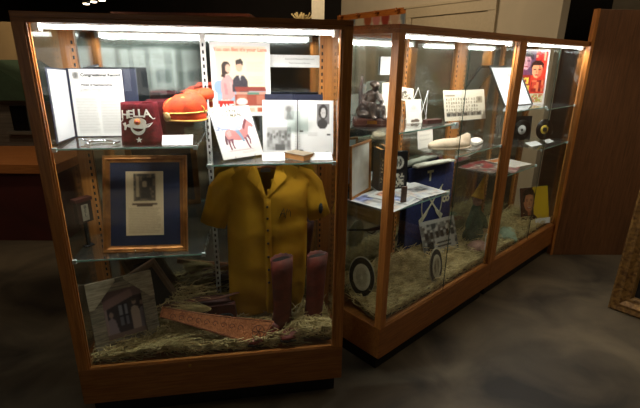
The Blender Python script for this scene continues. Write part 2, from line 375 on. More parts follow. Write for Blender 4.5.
def shelf(M, u0, u1, ztop, label, v0=.028, v1=.41):
    s = thing('glass_shelf', label, 'shelf', M @ T(u0, 0, ztop), 'glass shelves in the cases'); w = u1-u0
    MB().box(0, w, v0+.0012, v1, -.007, 0).build('pane', SHELFG, s)
    MB().box(0, w, v0, v0+.001, -.007, 0).build('polished_edge', SEDGE, s)
    for x in (.012, w-.012):
        b = MB(); b.prism([(-v1-.004, -.05), (-v1-.004, -.008), (-v0-.02, -.008), (-v0-.02, -.018), (-v1+.07, -.03)], -.0015, .0015, M=T(x, 0, 0) @ Matrix(((0, 1, 0, 0), (-1, 0, 0, 0), (0, 0, 1, 0), (0, 0, 0, 1))))
        b.build('bracket', glass('acrylic_bracket') if 'acrylic_bracket' not in bpy.data.materials else bpy.data.materials['acrylic_bracket'], s)
        MB().box(x-.008, x+.008, v0-.003, v0+.01, -.014, .003).build('end_clip', mat('clear_clip', (190, 200, 198), .2), s)
    return s
ZA1, ZA2, ZA3 = 1.328, 1.246, .838
shelf(MA, .045, .612, ZA1, 'glass shelf under the open certificate folder and maroon fez')
shelf(MA, .640, 1.205, ZA2, 'glass shelf under the horse magazine and ring-bound book')
shelf(MA, .045, .612, ZA3, 'low glass shelf under the framed newspaper clipping', v1=.33)
ZB1, ZB2, ZB3, ZC1, ZC2, ZC3, ZC4 = 1.346, .945, 1.152, 1.362, .918, 1.34, 1.033
shelf(MBB, .045, .612, ZB1, 'glass shelf under the bronze figure and group photo sheet')
shelf(MBB, .045, .612, ZB2, 'glass shelf under the spread newspapers in the middle case')
shelf(MBB, .640, 1.205, ZB3, 'glass shelf under the tan cap in the middle case')
MC = MBB @ T(W, 0, 0)
shelf(MC, .045, .612, ZC1, 'upper glass shelf under the black-framed sheet')
shelf(MC, .045, .612, ZC2, 'glass shelf under the red magazines in the rear case')
shelf(MC, .640, 1.205, ZC3, 'uppermost right-hand glass shelf in the rear case')
shelf(MC, .640, 1.205, ZC4, 'glass shelf under the two small records')

# ------------------------------------------------------------------ straw
STRAW = mat('straw', (214, 192, 136), .6, c2=(150, 126, 74), scale=18, var=.1)
STRAWBED = mat('straw_bed_shade', (104, 84, 50), .9, c2=(58, 44, 26), scale=60)  # bed under the strands; shade in the gaps painted as darker brown
def straw(M, n, hf, label, seed):
    r = random.Random(seed); mb = MB(); NX, NY = 60, 22; vs = []; fs = []
    u0, u1, v0, v1 = .046, W-.046, .05, .40
    for j in range(NY+1):
        for i in range(NX+1):
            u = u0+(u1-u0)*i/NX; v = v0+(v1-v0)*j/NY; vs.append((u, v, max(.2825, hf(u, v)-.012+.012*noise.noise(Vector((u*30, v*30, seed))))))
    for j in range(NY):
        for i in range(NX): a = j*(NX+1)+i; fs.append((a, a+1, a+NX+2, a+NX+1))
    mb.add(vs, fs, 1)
    for k in range(n):
        u, v = r.uniform(u0, u1), r.uniform(v0, v1); a = r.gauss(0, 1.1); L = r.uniform(.04, .17); e = r.gauss(.05, .22); kink = r.gauss(0, .9); bow = r.gauss(0, .02)
        p = [Vector((u, v, hf(u, v)+r.uniform(-.004, .02)))]
        for q in range(4):
            aa = a+kink*q/4; p.append(p[-1]+Vector((math.cos(aa)*L/4, math.sin(aa)*L/4, L/4*math.sin(e*(1-q*.35))+bow*.2)))
        p = [Vector((min(max(x.x, u0), u1), min(max(x.y, v0-.002), v1+.015), max(x.z, .285))) for x in p]
        if (p[0]-p[4]).length < .015: continue
        mb.tube(p, r.uniform(.0013, .0028), 3, cap=False)
    o = mb.build('straw_bedding', [STRAW, STRAWBED], M=M); o['kind'] = 'stuff'; tag(o, label, 'straw'); return o
def g2(u, v, cu, cv, s, t=None): return math.exp(-((u-cu)/s)**2-((v-cv)/(t or s))**2)
def hA(u, v): return .296+.012*noise.noise(Vector((u*8, v*8, 0)))+.16*g2(u, v, .44, .42, .16, .12)+.03*g2(u, v, .35, .06, .2, .08)+.085*g2(u, v, 1.08, .13, .12, .1)+.03*(v/.4)
def hB(u, v): return .30+.015*noise.noise(Vector((u*7, v*7, 5)))+.10*(v/.4)**1.5
def hC(u, v): return .296+.01*noise.noise(Vector((u*7, v*7, 9)))+.04*(v/.4)
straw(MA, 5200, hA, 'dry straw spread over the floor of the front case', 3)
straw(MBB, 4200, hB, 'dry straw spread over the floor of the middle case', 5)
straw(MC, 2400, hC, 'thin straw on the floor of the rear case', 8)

# ------------------------------------------------------------------ CASE A : upper left shelf
NAVY = mat('navy_leatherette', (24, 30, 56), .5, scale=80, bump=.1)
t = thing('certificate_folder', 'open navy folder with a printed certificate page, front case', 'folder', place(MA, .172, .30, ZA1, 0, .05))
MB().box(-.125, .165, 0, .004, 0, .30).build('cover', NAVY, t)
MB().box(-.225, 0, 0, .004, 0, .298, M=T(-.125, 0, 0) @ Rz(1.60)).build('left_cover', NAVY, t)
cv = Canvas(52, 70, (236, 236, 232)); cv.rect(.05, .185, .95, .19, (150, 150, 150)); cv.rect(.05, .04, .17, .14, (170, 168, 166)).ell(.11, .09, .045, .045, (110, 108, 106))
for x0, x1, s_ in ((.07, .47, 1), (.53, .93, 2)): cv.lines(x0, .42, x1, .96, step=1, al=.16, seed=s_).lines(x0, .44, x1, .95, step=3, al=.25, seed=s_+5)
pg = sheet('certificate_page', .218, .292, cv, t, T(-.004, -.002, .004), th=.002)
text('page_heading', 'Congressional Record', .0185, STEXT, pg, T(.020, -.0022, .262), .0002, bold=.0009)
text('page_lines', 'House of Representatives', .0125, STEXT, pg, T(0, -.0022, .222), .0002, bold=.0006)
text('page_lines', 'A TRIBUTE, A HERITAGE OF SERVICE AND\nDEVOTION TO THE HORSES AND THE WEST', .0072, STEXT, pg, T(0, -.0022, .204), .0002)
lp_ = sheet('blank_page', .205, .285, Canvas(4, 6, (238, 240, 244)), t, T(-.125, 0, .006) @ Rz(1.60) @ T(-.110, -.0005, 0), th=.002)

# spur / horseshoe-like silver piece
t = thing('silver_spur', 'curved silver spur lying before the certificate folder', 'spur', place(MA, .215, .095, ZA1+.004))
arc = [(.062*math.cos(a), .045*math.sin(a)+.02, .004) for a in [(-.25+1.5*k/14)*PI for k in range(15)]]
MB().tube(arc, [.005+.004*math.sin(PI*k/14) for k in range(15)], 8, flat=.6).build('heel_band', CHROME, t)
MB().tube([(-.05, .045, .005), (-.085, .06, .009)], .005, 8).build('shank', CHROME, t)
MB().lathe([(.002, -.002), (.014, -.0015), (.014, .0015), (.002, .002)], 10, M=T(-.092, .062, .012)).build('rowel', CHROME, t)

# fezzes
MAROON = mat('maroon_felt', (88, 14, 24), .85, c2=(60, 8, 16), scale=60, spec=.15, bump=.15)
DMAR = mat('dark_maroon_felt', (74, 16, 24), .85, scale=60, spec=.15)
EMB = mat('white_embroidery', (226, 222, 208), .6, var=.1, scale=300)
def superring(a, b, z, n=36, p=3.2, dz=None):
    out = []
    for k in range(n):
        t_ = 2*PI*k/n; c, s_ = math.cos(t_), math.sin(t_)
        out.append((a*math.copysign(abs(c)**(2/p), c), b*math.copysign(abs(s_)**(2/p), s_), z+(dz(c, s_) if dz else 0)))
    return out
def fez(name, label, M, mm, sc=1):
    t = thing(name, label, 'hat', M, 'maroon fez hats'); mb = MB(); rr = []
    for k in range(9):
        f = k/8; rr.append(superring((.083-.013*f)*sc, (.062-.012*f)*sc, .168*f*sc, dz=lambda c, s_: .004*f*math.cos(2*math.atan2(s_, c))*sc))
    for f, q in ((.93, .171), (.8, .168), (.5, .160), (.15, .158)): rr.append(superring(.07*f*sc, .05*f*sc, q*sc))
    mb.loft(rr); mb.build('crown', mm, t)
    MB().tube([(0, 0, .162*sc), (.02, .0, .172*sc), (.055*sc, .01, .168*sc)], [.004, .005, .006], 8).build('tassel_cord', mm, t)
    return t
t = fez('fez', 'maroon fez embroidered HELLA in white, on the upper left shelf', place(MA, .377, .125, ZA1, -.05), MAROON)
def conform(o, off=0):
    M_ = o.matrix_basis.copy()
    for v in o.data.vertices:
        p = M_ @ v.co; f = min(1, max(0, p.z/.168)); a = .083-.013*f; b = .062-.012*f; q = min(.97, abs(p.x)/a)
        p.y = -b*(1-q**3.2)**(1/3.2)+(p.y+.066)-off; v.co = p
    o.matrix_basis = Matrix()
    return o
for i, (ch, x, z) in enumerate((('H', -.050, .112), ('E', -.0265, .114), ('L', -.006, .118), ('L', .015, .118), ('A', .040, .117))):
    text('letter', ch, .044, EMB, t, T(x, -.066, z) @ Ry((x)*-1.5), .0014, bold=.0009); conform(t.children[-1] if False else [q for q in COL.objects if q.name.startswith('letter')][-1])
e_ = MB().tube([(-.058, -.066, .114), (-.061, -.066, .102), (-.070, -.066, .097)], .0018, 6)
conform(e_.build('swash', EMB, t))
conform(MB().tube([(.053, -.066, .117), (.060, -.066, .108), (.067, -.066, .111)], .0018, 6).build('swash', EMB, t))
e = MB(); cz = .066
cres = [(.030*math.cos(a), .078+.034*math.sin(a)) for a in [(.97+1.06*k/16)*PI for k in range(17)]]+[(.025*math.cos(a), .084+.026*math.sin(a)) for a in [(2.03-1.06*k/16)*PI for k in range(17)]]
e.prism(cres, -.0672, -.0655); conform(e.build('crescent', EMB, t))
blade = [(-.052, .082), (-.03, .092), (0, .094), (.035, .088), (.06, .095), (.045, .078), (.02, .07), (-.01, .072), (-.035, .076)]
conform(MB().prism(blade, -.0682, -.066).build('scimitar', EMB, t))
conform(MB().prism([(-.062, .09), (-.048, .096), (-.045, .076), (-.05, .064), (-.057, .066), (-.054, .078)], -.068, -.066).build('hilt', EMB, t))
conform(MB().prism([(.034*math.cos(2*PI*k/24), .096+.0185*math.sin(2*PI*k/24)) for k in range(24)], -.0676, -.0655).build('emblem_oval', EMB, t))
MB().lathe([(.002, 0), (.013, .001), (.013, .0025), (.003, .0035)], 18, M=T(0, -.0580, .098) @ Rx(PI/2)).build('emblem_disc', mat('orange_thread', (206, 124, 50), .6), t)
MB().lathe([(.001, 0), (.007, .001), (.001, .002)], 12, M=T(0, -.0613, .098) @ Rx(PI/2)).build('emblem_centre', mat('red_thread', (140, 30, 20), .6), t)
star = [((.013 if k % 2 == 0 else .005)*math.sin(k*PI/5), .024+(.013 if k % 2 == 0 else .005)*math.cos(k*PI/5)) for k in range(10)]
conform(MB().prism(star, -.0675, -.0655).build('star', EMB, t))
fez('fez', 'plain darker maroon fez behind the embroidered one', place(MA, .452, .245, ZA1, .2), DMAR)
# acrylic block and orange cap
ACR = glass('acrylic_block_glass', (.93, .97, .96), 1, .03)
tag(MB().box(-.085, .085, -.05, .05, 0, .088).build('acrylic_riser', ACR, M=place(MA, .555, .2, ZA1)), 'clear acrylic riser block under the orange cap', 'display riser')
ORANGE = mat('orange_felt', (224, 74, 26), .75, c2=(196, 54, 18), scale=25, bump=.1)
PIPE = mat('yellow_piping', (232, 196, 92), .6)
t = thing('orange_cap', 'orange pillbox cap with yellow piping and round badge', 'hat', place(MA, .553, .19, ZA1+.088, -.35))
rr = []
prof = [(1, 0), (1.03, .02), (1.05, .04), (1.08, .06), (1.02, .082), (.86, .1), (.6, .112), (.25, .114)]
for f, z in prof: rr.append(superring(.088*f, .068*f, z, p=2.4, dz=lambda c, s_, z=z: z*.16*c+.004*math.sin(5*math.atan2(s_, c)+z*40)*min(1, z*12)))
MB().loft(rr).build('crown', ORANGE, t)
for z, f in ((.005, 1.02), (.036, 1.06)):
    MB().tube([Vector(p)*1 for p in superring(.088*f, .068*f, z, n=40, p=2.4, dz=lambda c, s_: z*.16*c)], .0032, 6, closed=True).build('piping', PIPE, t)
MB().tube([(-.07, -.05, .062), (-.04, -.05, .094), (.02, -.055, .102), (.07, -.045, .092), (.095, -.02, .06), (.098, -.012, .035)], .0032, 6).build('piping', PIPE, t)
MB().lathe([(.019, 0), (.02, .003), (.012, .006), (.003, .008)], 18, M=T(-.05, -.070, .020) @ Rz(-.3) @ Rx(PI/2)).build('badge', mat('old_gold', (188, 160, 104), .5, .2), t)
t2 = MB()
rr = [superring(.062*f, .05*f, z, p=2.4, dz=lambda c, s_: .1*c*.05) for f, z in ((1, .0), (1.05, .02), (1, .035), (.7, .045), (.2, .047))]
t2.loft(rr, M=T(.045, .055, .085)); t2.build('back_fold', ORANGE, t)
def card(M, u, v, z, w, h, yaw, tilt, label, lines=2, group='small caption cards', cvs=None):
    cv = cvs or Canvas(24, 10, (240, 240, 238))
    if not cvs and lines: cv.lines(.1, .25, .9, .8, step=3, al=.25)
    o = sheet('caption_card', w, h, cv, None, place(M, u, v, z, yaw, tilt), th=.0015); tag(o, label, 'card', group); return o
card(MA, .525, .062, ZA1, .125, .05, .0, .75, 'white caption card under the orange cap')

# ------------------------------------------------------------------ upper right shelf
def couple(cv):
    cv.rect(.08, .06, .92, .95, (240, 226, 196))
    cv.rect(.08, .62, .92, .80, (158, 190, 214)); cv.rect(.08, .80, .92, .95, (232, 226, 210))
    cv.ell(.13, .60, .1, .09, (150, 178, 205)); 
    # woman
    cv.poly([(.17, .78), (.15, .55), (.2, .45), (.3, .43), (.36, .5), (.38, .72), (.3, .78)], (214, 162, 160)); cv.ell(.25, .34, .075, .085, (52, 36, 32)); cv.ell(.28, .35, .045, .058, (226, 184, 160)); cv.poly([(.18, .34), (.17, .46), (.23, .47), (.24, .36)], (52, 36, 32))
    cv.poly([(.2, .55), (.24, .55), (.27, .7), (.22, .7)], (196, 140, 142)); cv.poly([(.3, .52), (.34, .54), (.33, .68)], (228, 182, 178))
    # man
    cv.poly([(.34, .66), (.36, .5), (.42, .44), (.54, .44), (.6, .5), (.62, .66)], (62, 58, 66)); cv.ell(.47, .32, .06, .075, (222, 178, 150)); cv.poly([(.41, .3), (.42, .24), (.5, .22), (.54, .26), (.54, .32), (.5, .28)], (44, 34, 32)); cv.poly([(.46, .44), (.5, .44), (.48, .52)], (226, 220, 210))
    # chest
    cv.poly([(.38, .6), (.9, .6), (.92, .65), (.4, .66)], (150, 66, 56)); cv.rect(.4, .66, .92, .70, (206, 160, 140)); cv.rect(.38, .7, .9, .86, (168, 84, 68)); cv.rect(.42, .71, .58, .84, (190, 118, 92)); cv.rect(.75, .71, .88, .84, (196, 120, 96)); cv.rect(.6, .67, .8, .7, (88, 138, 120))
    cv.ell(.5, .8, .1, .05, (240, 230, 222)); cv.rect(.14, .77, .28, .82, (236, 226, 210))
    cv.lines(.6, .26, .88, .4, (190, 180, 150), 2, .5); cv.lines(.62, .46, .88, .56, (190, 170, 140), 2, .5)
    for k, c in enumerate(((160, 66, 62), (224, 196, 170), (208, 110, 80))): cv.rect(.42+.17*k, .885, .55+.17*k, .94, c)
    cv.rect(.09, .79, .36, .93, (206, 48, 34)); return cv
t = thing('chest_advertisement', 'framed white-bordered advertisement of a couple beside a cedar chest', 'poster', place(MA, .800, .395, ZA2, 0, .02))
for x in (-.1, .09): MB().box(x, x+.01, .004, .012, 0, .2).build('easel_leg', ACR, t)
pa = sheet('print', .282, .345, couple(Canvas(84, 104, (244, 244, 242))), t, T(0, 0, .16), th=.004)
text('headline', 'You can Bet it\'s your Lane', .0235, mat('orange_ink', (206, 112, 84), .6), pa, T(0, -.0042, .303), .0002, bold=.0006)
text('logo_lettering', 'LANE', .031, CARD, pa, T(-.078, -.0046, .036), .0003, bold=.0014)
text('small_lettering', 'Love', .012, mat('grey_ink', (110, 110, 110), .6), pa, T(-.08, -.0042, .078), .0002)
tag(MB().box(-.15, .15, 0, .003, 0, .058).build('hanging_card', CARD, M=place(MA, 1.088, .425, 1.638)), 'long white card fixed to the mirrored back, right of the advertisement', 'card')
bpy.data.objects[-1 if False else 0]
o = [x for x in bpy.data.objects if x.name == 'hanging_card'][0]; text('card_lettering', 'Anaconda Mounted Riders and', .0115, mat('grey_ink', (110, 110, 110)), o, T(0, -.0008, .036), .0002); text('card_lettering', 'Trail Horses of Service', .0115, MATS['grey_ink'], o, T(0, -.0008, .016), .0002)
# horse magazine
cv = Canvas(110, 124, (236, 232, 228)); cv.speck(0, .22, 1, .45, [(206, 208, 214), (190, 194, 206), (180, 186, 196), (222, 220, 220)], 4, 5); cv.blur(3); cv.rect(0, .44, 1, 1, (228, 222, 218))
cv.speck(.02, .25, .36, .46, [(120, 130, 160), (150, 158, 176), (196, 200, 210)], 6, 4); cv.poly([(.78, .44), (.8, .28), (.83, .2), (.87, .3), (.88, .44)], (176, 186, 196)); cv.blur(2)
HC = (190, 122, 122)
cv.poly([(.2, .52), (.24, .46), (.34, .44), (.46, .47), (.6, .47), (.68, .42), (.76, .32), (.8, .27), (.84, .3), (.93, .37), (.95, .42), (.92, .44), (.86, .41), (.82, .42), (.78, .52), (.74, .6), (.66, .66), (.5, .67), (.36, .65), (.27, .68), (.21, .62)], HC)
cv.poly([(.66, .43), (.74, .31), (.8, .25), (.82, .3), (.76, .38), (.7, .47)], (120, 60, 70)); cv.poly([(.24, .5), (.34, .46), (.36, .56), (.28, .6)], (214, 150, 146)); cv.poly([(.2, .54), (.17, .6), (.16, .72), (.2, .74), (.23, .62)], (92, 58, 72))
for P_ in ([(.22, .62), (.29, .64), (.27, .74), (.285, .84), (.25, .84), (.235, .75)], [(.29, .63), (.37, .63), (.34, .74), (.36, .82), (.325, .82), (.31, .74)], [(.64, .62), (.7, .63), (.71, .74), (.745, .85), (.71, .85), (.675, .75)], [(.7, .6), (.77, .57), (.79, .68), (.77, .77), (.745, .76), (.755, .68)]): cv.poly(P_, (118, 74, 90))
cv.poly([(.46, .47), (.56, .46), (.62, .6), (.64, .7), (.59, .7), (.55, .6)], (122, 148, 172)); cv.poly([(.44, .48), (.45, .34), (.5, .28), (.56, .32), (.57, .47)], (166, 172, 194)); cv.poly([(.55, .36), (.66, .44), (.64, .46), (.54, .41)], (160, 166, 188)); cv.ell(.52, .24, .03, .035, (206, 156, 136)).ell(.52, .21, .065, .014, (190, 176, 150)).ell(.52, .195, .035, .02, (190, 176, 150)); cv.ell(.5, .86, .34, .015, (200, 190, 190)); cv.lines(.5, .9, .85, .95, step=3)
t = sheet('horse_magazine', .208, .242, cv, None, place(MA, .80, .135, ZA2, .55, .50) @ T(.0, 0, .008), th=.006, m=PRINTG)
tag(t, 'magazine with a rider on a reddish horse leaning on the right shelf', 'magazine')
text('title_lettering', 'WESTERN\nHORSEMAN', .023, mat('olive_ink', (60, 58, 34), .6), t, T(-.096, -.0065, .214), .0002, 'LEFT', .0008, space=1.25, lsp=.95)
es = thing('wire_easel', 'thin wire easel holding the horse magazine', 'easel', place(MA, .80, .135, ZA2, .55))
MB().tube([(-.05, -.012, .02), (-.05, -.012, .003), (-.05, .12, .003), (-.05, .09, .12)], .0015, 6).tube([(.05, -.012, .02), (.05, -.012, .003), (.05, .12, .003), (.05, .09, .12)], .0015, 6).tube([(-.05, .12, .003), (.05, .12, .003)], .0015, 6).build('wire', CHROME, es)
# ring bound book
t = thing('ring_bound_book', 'open ring-bound book with grey photographs on the right shelf', 'book', place(MA, 1.052, .215, ZA2, -.12, .19))
def photo(cv, x0, y0, x1, y1, kind):
    w, h = x1-x0, y1-y0; cv.rect(x0, y0, x1, y1, (186, 186, 184))
    if kind == 'crowd': cv.speck(x0, y0+h*.15, x1, y1, [(130, 130, 128), (160, 160, 158), (190, 190, 188), (206, 206, 204)], 9, 5); [cv.ell(x0+w*(.08+.12*q), y0+h*(.3+.06*(q % 3)), w*.045, h*.07, (100, 100, 98)) for q in range(8)]; cv.blur(2); cv.rect(x0+w*.35, y1-h*.25, x0+w*.75, y1, (110, 110, 108))
    if kind == 'head': cv.rect(x0, y0, x1, y1, (130, 128, 128)); cv.ell(x0+w*.5, y0+h*.4, w*.38, h*.36, (52, 50, 50)); cv.ell(x0+w*.52, y0+h*.45, w*.22, h*.26, (206, 202, 198)); cv.ell(x0+w*.45, y1, w*.42, h*.24, (72, 70, 70)); cv.rect(x0+w*.42, y0+h*.42, x0+w*.5, y0+h*.46, (90, 88, 88)); cv.rect(x0+w*.56, y0+h*.42, x0+w*.64, y0+h*.46, (90, 88, 88))
    if kind == 'lady': cv.ell(x0+w*.5, y0+h*.3, w*.25, h*.2, (120, 118, 118)); cv.poly([(x0+w*.2, y1), (x0+w*.4, y0+h*.5), (x0+w*.6, y0+h*.5), (x0+w*.9, y1)], (140, 138, 138))
    return cv
cv = Canvas(56, 80, (243, 243, 241)); photo(cv, .6, .08, .92, .36, 'lady'); photo(cv, .1, .5, .82, .94, 'crowd'); cv.lines(.12, .12, .5, .3, step=3, al=.2)
MB().box(-.165, -.002, 0, .006, 0, .252).box(.002, .17, 0, .006, 0, .252).build('page_block', CARD, t)
sheet('left_page', .158, .25, cv, t, T(-.083, -.001, .002), th=.001)
cv = Canvas(56, 80, (243, 243, 241)); photo(cv, .56, .06, .92, .44, 'head'); cv.lines(.3, .6, .6, .68, step=2, al=.4)
for x, y in ((.04, .56), (.86, .62), (.04, .92), (.82, .96)): cv.rect(x, y, x+.1, y+.03, (60, 60, 60))
sheet('right_page', .158, .25, cv, t, T(.083, -.001, .002), th=.001)
for k in range(20):
    z = .012+.0118*k; MB().tube([(.011*math.cos(a), -.004+.008*math.sin(a), z) for a in [2*PI*q/10 for q in range(10)]], .0011, 5, closed=True).build('wire_ring', STEEL, t)
MB().box(-.05, .05, .03, .034, -.0, .2, M=Rx(.34)).build('stand', ACR, t)
t = thing('navy_folder', 'navy folder standing behind the ring-bound book', 'folder', place(MA, 1.05, .33, ZA2, 0, .1))
MB().box(-.14, -.005, 0, .006, 0, .27).box(.005, .145, 0, .006, 0, .268).build('covers', NAVY, t); MB().tube([(0, .003, 0), (0, .003, .268)], .005).build('spine', NAVY, t)
# small tan book
TANP = mat('old_page_edges', (190, 134, 70), .8, c2=(150, 96, 46), scale=8, stretch=(1, 1, 60))
t = thing('small_book', 'small thick antique book lying at the shelf front', 'book', place(MA, 1.048, .115, ZA2, .75))
MB().box(-.036, .036, -.055, .055, .003, .026).build('pages', TANP, t); MB().box(-.039, .039, -.058, .058, .026, .029).box(-.039, .039, -.058, .058, 0, .003).build('covers', mat('grey_cloth_cover', (126, 112, 92), .8), t)
card(MA, .93, .085, ZA2, .1, .045, .0, .9, 'white caption card left of the small tan book')
card(MA, 1.145, .075, ZA2, .1, .045, .0, .9, 'white caption card right of the small tan book')

# ------------------------------------------------------------------ framed clipping
GOLDF = mat('gold_moulding', (176, 116, 56), .35, .55, c2=(128, 78, 34), scale=14)
t = thing('clipping_frame', 'gold framed newspaper clipping on a navy mat, front case', 'picture frame', place(MA, .341, .078, ZA3, -.07, .34))
MB().frame(.372, .442, .032, .022).build('moulding', GOLDF, t)
MB().box(-.155, .155, .012, .016, .03, .412).build('navy_mat', mat('navy_mat', (20, 27, 54), .8), t)
cv = Canvas(48, 80, (232, 204, 160)); cv.rect(.2, .04, .8, .46, (120, 100, 76)); cv.speck(.2, .04, .8, .46, [(90, 76, 60), (130, 110, 84), (70, 60, 48)], 3, 3); cv.rect(.28, .08, .36, .4, (184, 160, 124)); cv.rect(.44, .1, .7, .24, (58, 48, 40)); cv.ell(.5, .2, .07, .05, (186, 160, 126)); cv.poly([(.38, .42), (.44, .25), (.62, .25), (.68, .42)], (60, 50, 42))
cv.rect(.16, .505, .84, .52, (90, 66, 44)).rect(.3, .53, .7, .545, (90, 66, 44)).rect(.1, .475, .9, .478, (150, 120, 84)); cv.lines(.08, .58, .92, .97, (104, 80, 52), 2, .35); cv.rect(0, .66, 1, .668, (200, 174, 132)).rect(0, .8, 1, .806, (200, 174, 132))
sheet('newspaper_clipping', .166, .292, cv, t, T(-.003, .0115, .077), th=.001)
MB().prism([(-.03, 0), (.03, 0), (.02, .3), (-.02, .3)], .024, .028, M=T(0, .0, .0) @ Rx(.0)).build('strut', DARK, t)
tag(MB().tube([(-.04, -.012, .015), (-.04, -.012, .003), (-.04, .10, .003), (.04, .10, .003), (.04, -.012, .003), (.04, -.012, .015)], .002, 6).build('wire_stand', CHROME, M=place(MA, .341, .078, ZA3, -.07)), 'low wire stand under the gold framed clipping', 'stand')

# ------------------------------------------------------------------ shirt
MUST = mat('mustard_cotton', (182, 134, 26), .85, c2=(164, 116, 20), scale=7, var=.06, bump=.25, bs=22, spec=.2)
t = thing('mustard_shirt', 'mustard yellow short-sleeved shirt with a black monogram on a hanger', 'shirt', MA @ T(.905, .295, 0))
rows = [(.345, -.175, .145, .035), (.38, -.205, .17, .05), (.45, -.215, .19, .06), (.6, -.212, .20, .065), (.75, -.208, .203, .07), (.88, -.205, .205, .075), (.97, -.203, .207, .075), (1.04, -.215, .215, .07), (1.10, -.235, .23, .05), (1.135, -.215, .21, .036), (1.168, -.14, .14, .03), (1.188, -.085, .085, .028), (1.20, -.065, .065, .024)]
rr = []; NN = 64
fin = []
for i in range(len(rows)-1):
    for q in range(4): f = q/4; fin.append(tuple(rows[i][k]*(1-f)+rows[i+1][k]*f for k in range(4)))
fin.append(rows[-1])
vs = []; fs = []
for j, (z, a, b, d) in enumerate(fin):
    for k in range(NN):
        th = 2*PI*k/NN; c, s_ = math.cos(th), math.sin(th); x = (a+b)/2+(b-a)/2*c; fold = .007*math.sin(x*38+z*3)+.008*noise.noise(Vector((x*5+4, z*16, 1)))+.006*math.sin(z*28+x*14)*noise.noise(Vector((x*6, z*4, 7)))*min(1, (1.15-z)*3 if z < 1.15 else 0)+.006*noise.noise(Vector((x*9, z*5, 3+s_)))
        y = d*math.copysign(abs(s_)**.7, s_)+fold*(1 if s_ < 0 else -1)*min(1, abs(s_)*2)
        zz = z+(.03*math.cos(x*14+.6) if j == 0 else .015*math.cos(x*14) if j < 3 else 0)
        vs.append((x, y, zz))
for j in range(len(fin)-1):
    for k in range(NN):
        i4 = (j*NN+k, j*NN+(k+1) % NN, (j+1)*NN+(k+1) % NN, (j+1)*NN+k)
        cx = sum(vs[q][0] for q in i4)/4; cy = sum(vs[q][1] for q in i4)/4; cz_ = sum(vs[q][2] for q in i4)/4
        if cy < 0 and cz_ > 1.035 and abs(cx+.005) < (cz_-1.03)*.42: continue
        fs.append(i4)
mb = MB(); mb.add(vs, fs, 0, True); o = mb.build('body', MUST, t); so = o.modifiers.new('s', 'SOLIDIFY'); so.thickness = .002
def sleeve(pts, rad, fl):
    mb = MB(); rings = []
    P_ = [Vector(p) for p in pts]
    for i, p in enumerate(P_):
        tn = (P_[min(i+1, len(P_)-1)]-P_[max(i-1, 0)]).normalized(); a = Vector((0, 1, 0)); b = tn.cross(a).normalized()
        ra, rb = rad[i]; rings.append([p+b*ra*math.cos(2*PI*k/28)+a*rb*math.sin(2*PI*k/28)+a*.004*math.sin(k*1.7+i) for k in range(28)])
    mb.loft(rings, False); o = mb.build('sleeve', MUST, t); s = o.modifiers.new('s', 'SOLIDIFY'); s.thickness = .002
    return rings
ringsL = sleeve([(-.13, 0, 1.12), (-.175, -.002, 1.085), (-.215, -.005, 1.04), (-.246, -.01, .96), (-.275, -.015, .882)], [(.06, .03), (.082, .036), (.08, .034), (.068, .032), (.064, .034)], 0)
ringsR = sleeve([(.13, 0, 1.12), (.175, -.002, 1.085), (.215, -.005, 1.045), (.243, -.01, .97), (.268, -.015, .9)], [(.06, .03), (.082, .036), (.078, .034), (.064, .032), (.058, .034)], 0)
# collar flaps, placket, buttons
for sx in (-1, 1):
    c_ = MB(); P3 = [(sx*.058, -.012, 1.205), (sx*.072, -.03, 1.192), (sx*.098, -.054, 1.125), (sx*.05, -.078, 1.085), (sx*.004-.004, -.083, 1.035), (sx*.03, -.062, 1.12)]
    P3 = [Vector(p) for p in P3]; back = [p+Vector((0, .004, 0)) for p in P3]; n = 6
    c_.add(P3+back, [(0, 1, 2, 5), (5, 2, 3, 4), (n+5, n+2, n+1, n), (n+4, n+3, n+2, n+5)]+[(i, (i+1) % n, n+(i+1) % n, n+i) for i in range(n)], 0, False); c_.build('collar', MUST, t, bevel=.0015)
MB().tube([(-.06, -.0, 1.20), (-.045, .026, 1.207), (0, .034, 1.21), (.045, .026, 1.207), (.06, 0, 1.20)], .012, 8, flat=1.6).build('collar_band', MUST, t)
MB().box(-.028, .022, .022, .025, 1.135, 1.175).build('size_label', mat('grey_label', (130, 124, 112), .7), t)
def shirt_y(x, z):
    import bisect
    for i in range(len(fin)-1):
        if fin[i][0] <= z <= fin[i+1][0]:
            f = (z-fin[i][0])/(fin[i+1][0]-fin[i][0]); a, b, d = [fin[i][k]*(1-f)+fin[i+1][k]*f for k in (1, 2, 3)]
            c = (x-(a+b)/2)/((b-a)/2); return -d*abs(max(0, 1-c*c))**.35-.006*math.sin(x*46+z*3)-.003
    return -.08
pl = MB(); rr = []
for k in range(30):
    z = .37+.655*k/29; y = shirt_y(-.004, z); rr.append([(-.02, y-.001, z), (.014, y-.001, z), (.014, y+.004, z), (-.02, y+.004, z)])
pl.loft(rr).build('placket', MUST, t)
for z in (.985, .925, .862, .79, .715, .64, .565): MB().lathe([(.001, 0), (.0065, .0005), (.0065, .003), (.001, .0035)], 14, M=T(-.004, shirt_y(-.004, z)-.001, z) @ Rx(PI/2)).build('button', mat('dark_button', (48, 26, 14), .4), t)
THR = mat('black_thread', (18, 14, 12), .7)
y0 = min(shirt_y(x, z) for x in (.055, .08, .11) for z in (.925, .95, .975))-.008
mg = MB()
mg.tube([(.055, y0, .925), (.068, y0, .958), (.077, y0, .975), (.079, y0, .945), (.078, y0, .93)], .0018, 6).tube([(.058, y0, .944), (.07, y0, .948), (.083, y0, .946)], .0016, 6)
mg.tube([(.085, y0, .922), (.089, y0, .955), (.095, y0, .972), (.099, y0, .95), (.106, y0, .968), (.11, y0, .955), (.11, y0, .93)], .0018, 6)
mg.build('monogram', THR, t)
